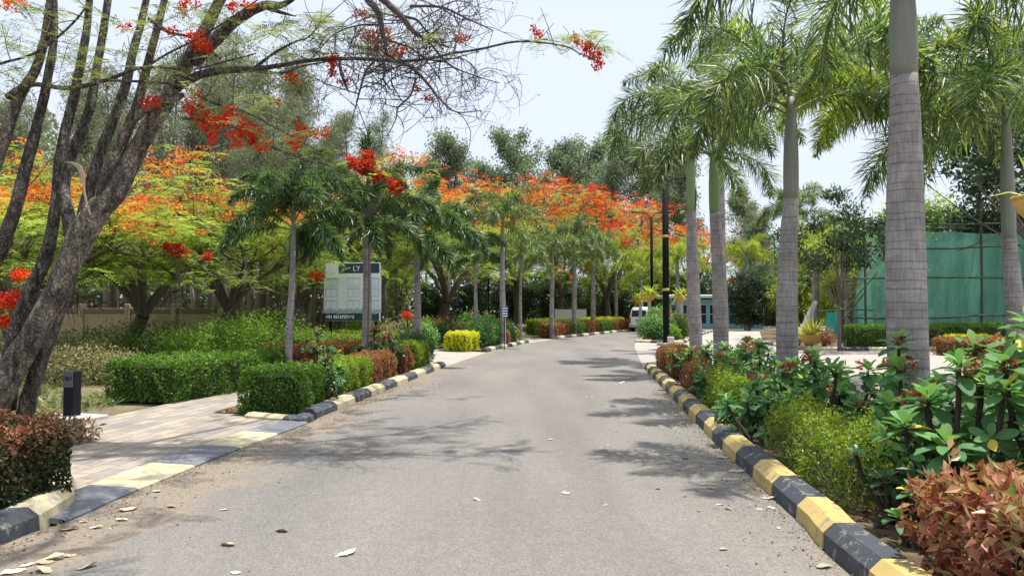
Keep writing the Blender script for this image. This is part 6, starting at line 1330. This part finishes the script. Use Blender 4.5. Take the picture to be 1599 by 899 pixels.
# cross-section lofted front (+y) to back (0)
sec = [(.0, .0, .62), (.04, .78, .70), (.30, .82, .9), (1.0, .83, 1.0), (3.4, .83, 1.0), (3.9, .80, .80), (4.25, .74, .55), (4.4, .66, .40)]
b = MB(); V = []; m = 14
def ring(yv, hw, top, low, roofw):
    pts = []
    for (fx, fz) in [(0, 0), (.55, 0), (.93, .03), (1, .12), (1, .30), (.985, .50), (.93, .62), (.83, .90), (.70, .985), (.35, 1.0)]: pts.append((fx * hw, low + fz * (top - low)))
    full = pts + [(-x_, z_) for x_, z_ in pts[::-1] if x_ > 0]
    return [[x_, yv, z_] for x_, z_ in full]
rings = [ring(0.0, .74, 1.72, .40, 0), ring(.06, .82, 1.84, .34, 0), ring(.25, .86, 1.92, .32, 0), ring(1.2, .87, 1.95, .30, 0), ring(2.6, .87, 1.94, .30, 0), ring(3.05, .87, 1.88, .30, 0), ring(3.55, .86, 1.35, .30, 0), ring(3.95, .84, 1.05, .32, 0), ring(4.15, .76, .92, .38, 0)]
m = len(rings[0]); V = np.array(sum(rings, [])); a = np.arange(len(rings) - 1)[:, None] * m; j = np.arange(m)[None, :]; Q = np.stack([a + j, a + m + j, a + m + (j + 1) % m, a + (j + 1) % m], -1).reshape(-1, 4); caps = []
for base in (0, (len(rings) - 1) * m):
    for k in range(m // 2 - 1): c = [base + k, base + k + 1, base + m - 2 - k, base + m - 1 - k]; caps.append(c if base == 0 else c[::-1])
b.add(V, np.vstack([Q, caps]), smooth=False); b.build('body', M['van'], van)
b = MB(); v_ = np.array([[-.62, -.012, 1.18], [.62, -.012, 1.18], [.55, -.012, 1.66], [-.55, -.012, 1.66], [-.62, .02, 1.18], [.62, .02, 1.18], [.55, .08, 1.66], [-.55, .08, 1.66]]); v_[:, 1] -= .0; b.add(v_, [[0, 1, 2, 3], [4, 7, 6, 5], [0, 4, 5, 1], [3, 2, 6, 7], [0, 3, 7, 4], [1, 5, 6, 2]]); o = b.build('rear_window', M['glass'], van)
for s in (-1, 1):
    for (y0, y1) in ((.35, 1.45), (1.55, 2.45), (2.55, 3.15)):
        b = MB(); x0, x1 = s * .865, s * .765; v_ = np.array([[x0, y0, 1.18], [x0, y1, 1.18], [x1, y1 - (.25 if y1 > 3 else .04), 1.66], [x1, y0 + .06, 1.66]]); v2 = v_ - [s * .03, 0, 0]; b.add(np.vstack([v_, v2]), [[0, 1, 2, 3], [7, 6, 5, 4], [0, 4, 5, 1], [3, 2, 6, 7], [0, 3, 7, 4], [1, 5, 6, 2]]); b.build('side_window', M['glass'], van)
    b = MB(); box(b, (s * .74, -.005, .90), (.14, .06, .42), bev=.015); b.build('tail_light', M['red_lamp'], van)
    for yw in (.75, 3.35):
        b = MB(); v, q = tube([(s * .70, yw, .32), (s * .78, yw, .32), (s * .86, yw, .32), (s * .885, yw, .32)], [.31, .325, .32, .27], 22); b.add(v, q, smooth=True); wh = b.build('wheel', M['rubber'], van); b = MB(); v, q = tube([(s * .87, yw, .32), (s * .895, yw, .32)], [.18, .15], 16); b.add(v, q); b.build('rim', M['white_paint'], wh)
b = MB(); box(b, (0, -.06, .46), (1.62, .16, .20), bev=.05); b.build('bumper', M['tarp_grey'], van); b = MB(); box(b, (0, -.03, .78), (.48, .04, .13), bev=.01); b.build('number_plate', M['plate_w'], van); b = MB(); box(b, (0, -.02, .92), (.60, .035, .07), bev=.01); b.build('tailgate_handle', M['glass'], van)
b = MB(); box(b, (0, .6, .30), (1.4, 1.0, .12)); b.build('underbody', M['rubber'], van)

# ================================================================== FALLEN LEAVES ON THE ROAD
FLG = 'dry leaves fallen on the road'
def fallen_mesh(seed, kind):
    rg_ = np.random.default_rng(seed); n = 9; u = np.linspace(0, 1, n); w_ = np.sin(u * PI * .94 + .1) ** .8 * .5 * .46; curl = rg_.uniform(.12, .5); tw_ = rg_.uniform(-1, 1)
    V = []
    for i, k in enumerate(u):
        zc = curl * .5 * (k - .5) ** 2 * 1.6; wob = .04 * math.sin(k * 17 + seed)
        for s, f in ((-1, 1), (-.5, .4), (0, 0), (.5, .4), (1, 1)):
            V.append([k - .5 + .02 * f * math.sin(seed + k * 9), (w_[i] + wob * f) * s, zc + f * (w_[i] * (.6 + .4 * math.sin(k * 5 + seed)) * (1 + s * tw_ * .5)) * .8 + .02])
    V = np.array(V); V[:, 2] -= V[:, 2].min() - .01; i = np.arange(n - 1)[:, None] * 5; j = np.arange(4)[None, :]; mb = MB(); mb.add(V, np.stack([i + j, i + 5 + j, i + 6 + j, i + j + 1], -1).reshape(-1, 4), tint=rg_.random(), smooth=True); return mb.mesh('fallen_leaf', M['fallen'])
FM = [fallen_mesh(s, 0) for s in (1, 2, 3, 5, 8, 13)]
rg = np.random.default_rng(12)
spots = [(440, 830, 26, 'curled cream leaf lying alone left of the road centre'), (541, 866, 36, 'long pale leaf near the bottom middle of the road'), (745, 781, 16, 'pale leaf alone in the middle of the road'), (356, 852, 26, 'dark-edged pale leaf near the bottom, left of centre'), (200, 797, 30, 'broad pale leaf just below the first yellow ramp slab'), (190, 813, 18, 'small pale leaf below the broad one by the ramp slab'), (268, 792, 18, 'pale leaf on the dusty road edge below the grey ramp slab'), (245, 768, 17, 'leaf against the yellow ramp slab'), (350, 797, 14, 'two-toned leaf flat on the dusty edge'),
         (81, 874, 34, 'large curled leaf on top of the pile at lower left'), (110, 869, 18, 'cupped leaf right of the lower left pile'), (136, 887, 30, 'brown-edged leaf below the lower left pile'), (70, 880, 24, 'leaf tucked left in the lower left pile'), (42, 884, 20, 'flat pale leaf left of the lower left pile'), (20, 895, 34, 'pale leaf cut by the bottom left corner'), (68, 893, 30, 'thin pale leaf under the lower left pile'), (107, 828, 30, 'grey-brown leaf by the cream kerb end'), (150, 825, 18, 'small grey-brown leaf right of the kerb end'), (130, 816, 14, 'pale leaf at the foot of the curved kerb'), (368, 896, 18, 'pale leaf cut by the bottom edge'),
         (883, 771, 13, 'thin white leaf in the middle right of the road'), (1130, 859, 16, 'curled pale leaf near the right kerb shadow'), (1070, 717, 14, 'pale leaf right of centre, before the kerb shadow'), (1021, 705, 9, 'small pale leaf right of centre'), (1027, 764, 10, 'small pale leaf below the centre right'), (1091, 799, 9, 'small curled leaf near the right shadow'), (1122, 789, 9, 'leaf inside the right shadow'), (1137, 796, 13, 'thin leaf at the lower edge of the right shadow'), (1152, 737, 24, 'pale leaf pair by the right kerb shadow'), (1128, 716, 18, 'broad pale leaf against the dark kerb stone'), (1110, 763, 13, 'pale leaf in the shade near the right kerb'), (1200, 779, 22, 'brown leaf against the right kerb'), (1205, 794, 12, 'pale leaf at the foot of the second yellow stone'), (1287, 887, 26, 'dry leaf touching the nearest yellow kerb stone'), (988, 591, 14, 'pale leaf far up the road near the kerb start'), (972, 598, 12, 'brown pale leaf far up the road'), (939, 587, 7, 'tiny white leaf far up the road'), (916, 600, 7, 'tiny pale leaf left of the far ones'), (950, 630, 7, 'tiny pale leaf before the far shadow'), (958, 635, 12, 'curled leaf before the far shadow'), (962, 673, 8, 'white leaf between the two right shadows'), (860, 687, 9, 'faint pale leaf in the road middle')]
for k, (px, py, s, lb) in enumerate(spots):
    g = G(px, py); sz = s * g[1] / F * rg.uniform(.95, 1.15); o = bpy.data.objects.new('fallen_leaf', FM[k % 6]); C.objects.link(o); o.location = (g[0], g[1], .008); o.rotation_euler = (rg.normal(0, .12), rg.normal(0, .12), rg.uniform(-.9, .9) + (PI if rg.random() < .5 else 0)); o.scale = (sz, sz * 1.25, sz * .8)
    tag(o, lb, 'fallen leaf', FLG)
for k in range(34):
    y = rg.uniform(5.5, 15); x = xr(y) - rg.exponential(.5) - .05; s = rg.uniform(.025, .06)
    if x < 0: continue
    o = bpy.data.objects.new('fallen_leaf', FM[k % 6]); C.objects.link(o); o.location = (x, y, .007); o.rotation_euler = (0, 0, rg.uniform(0, 6)); o.scale = (s, s, s * .7); tag(o, 'tiny dry leaf scattered on the asphalt close to the right kerb', 'fallen leaf', 'tiny dry leaves near the right kerb')
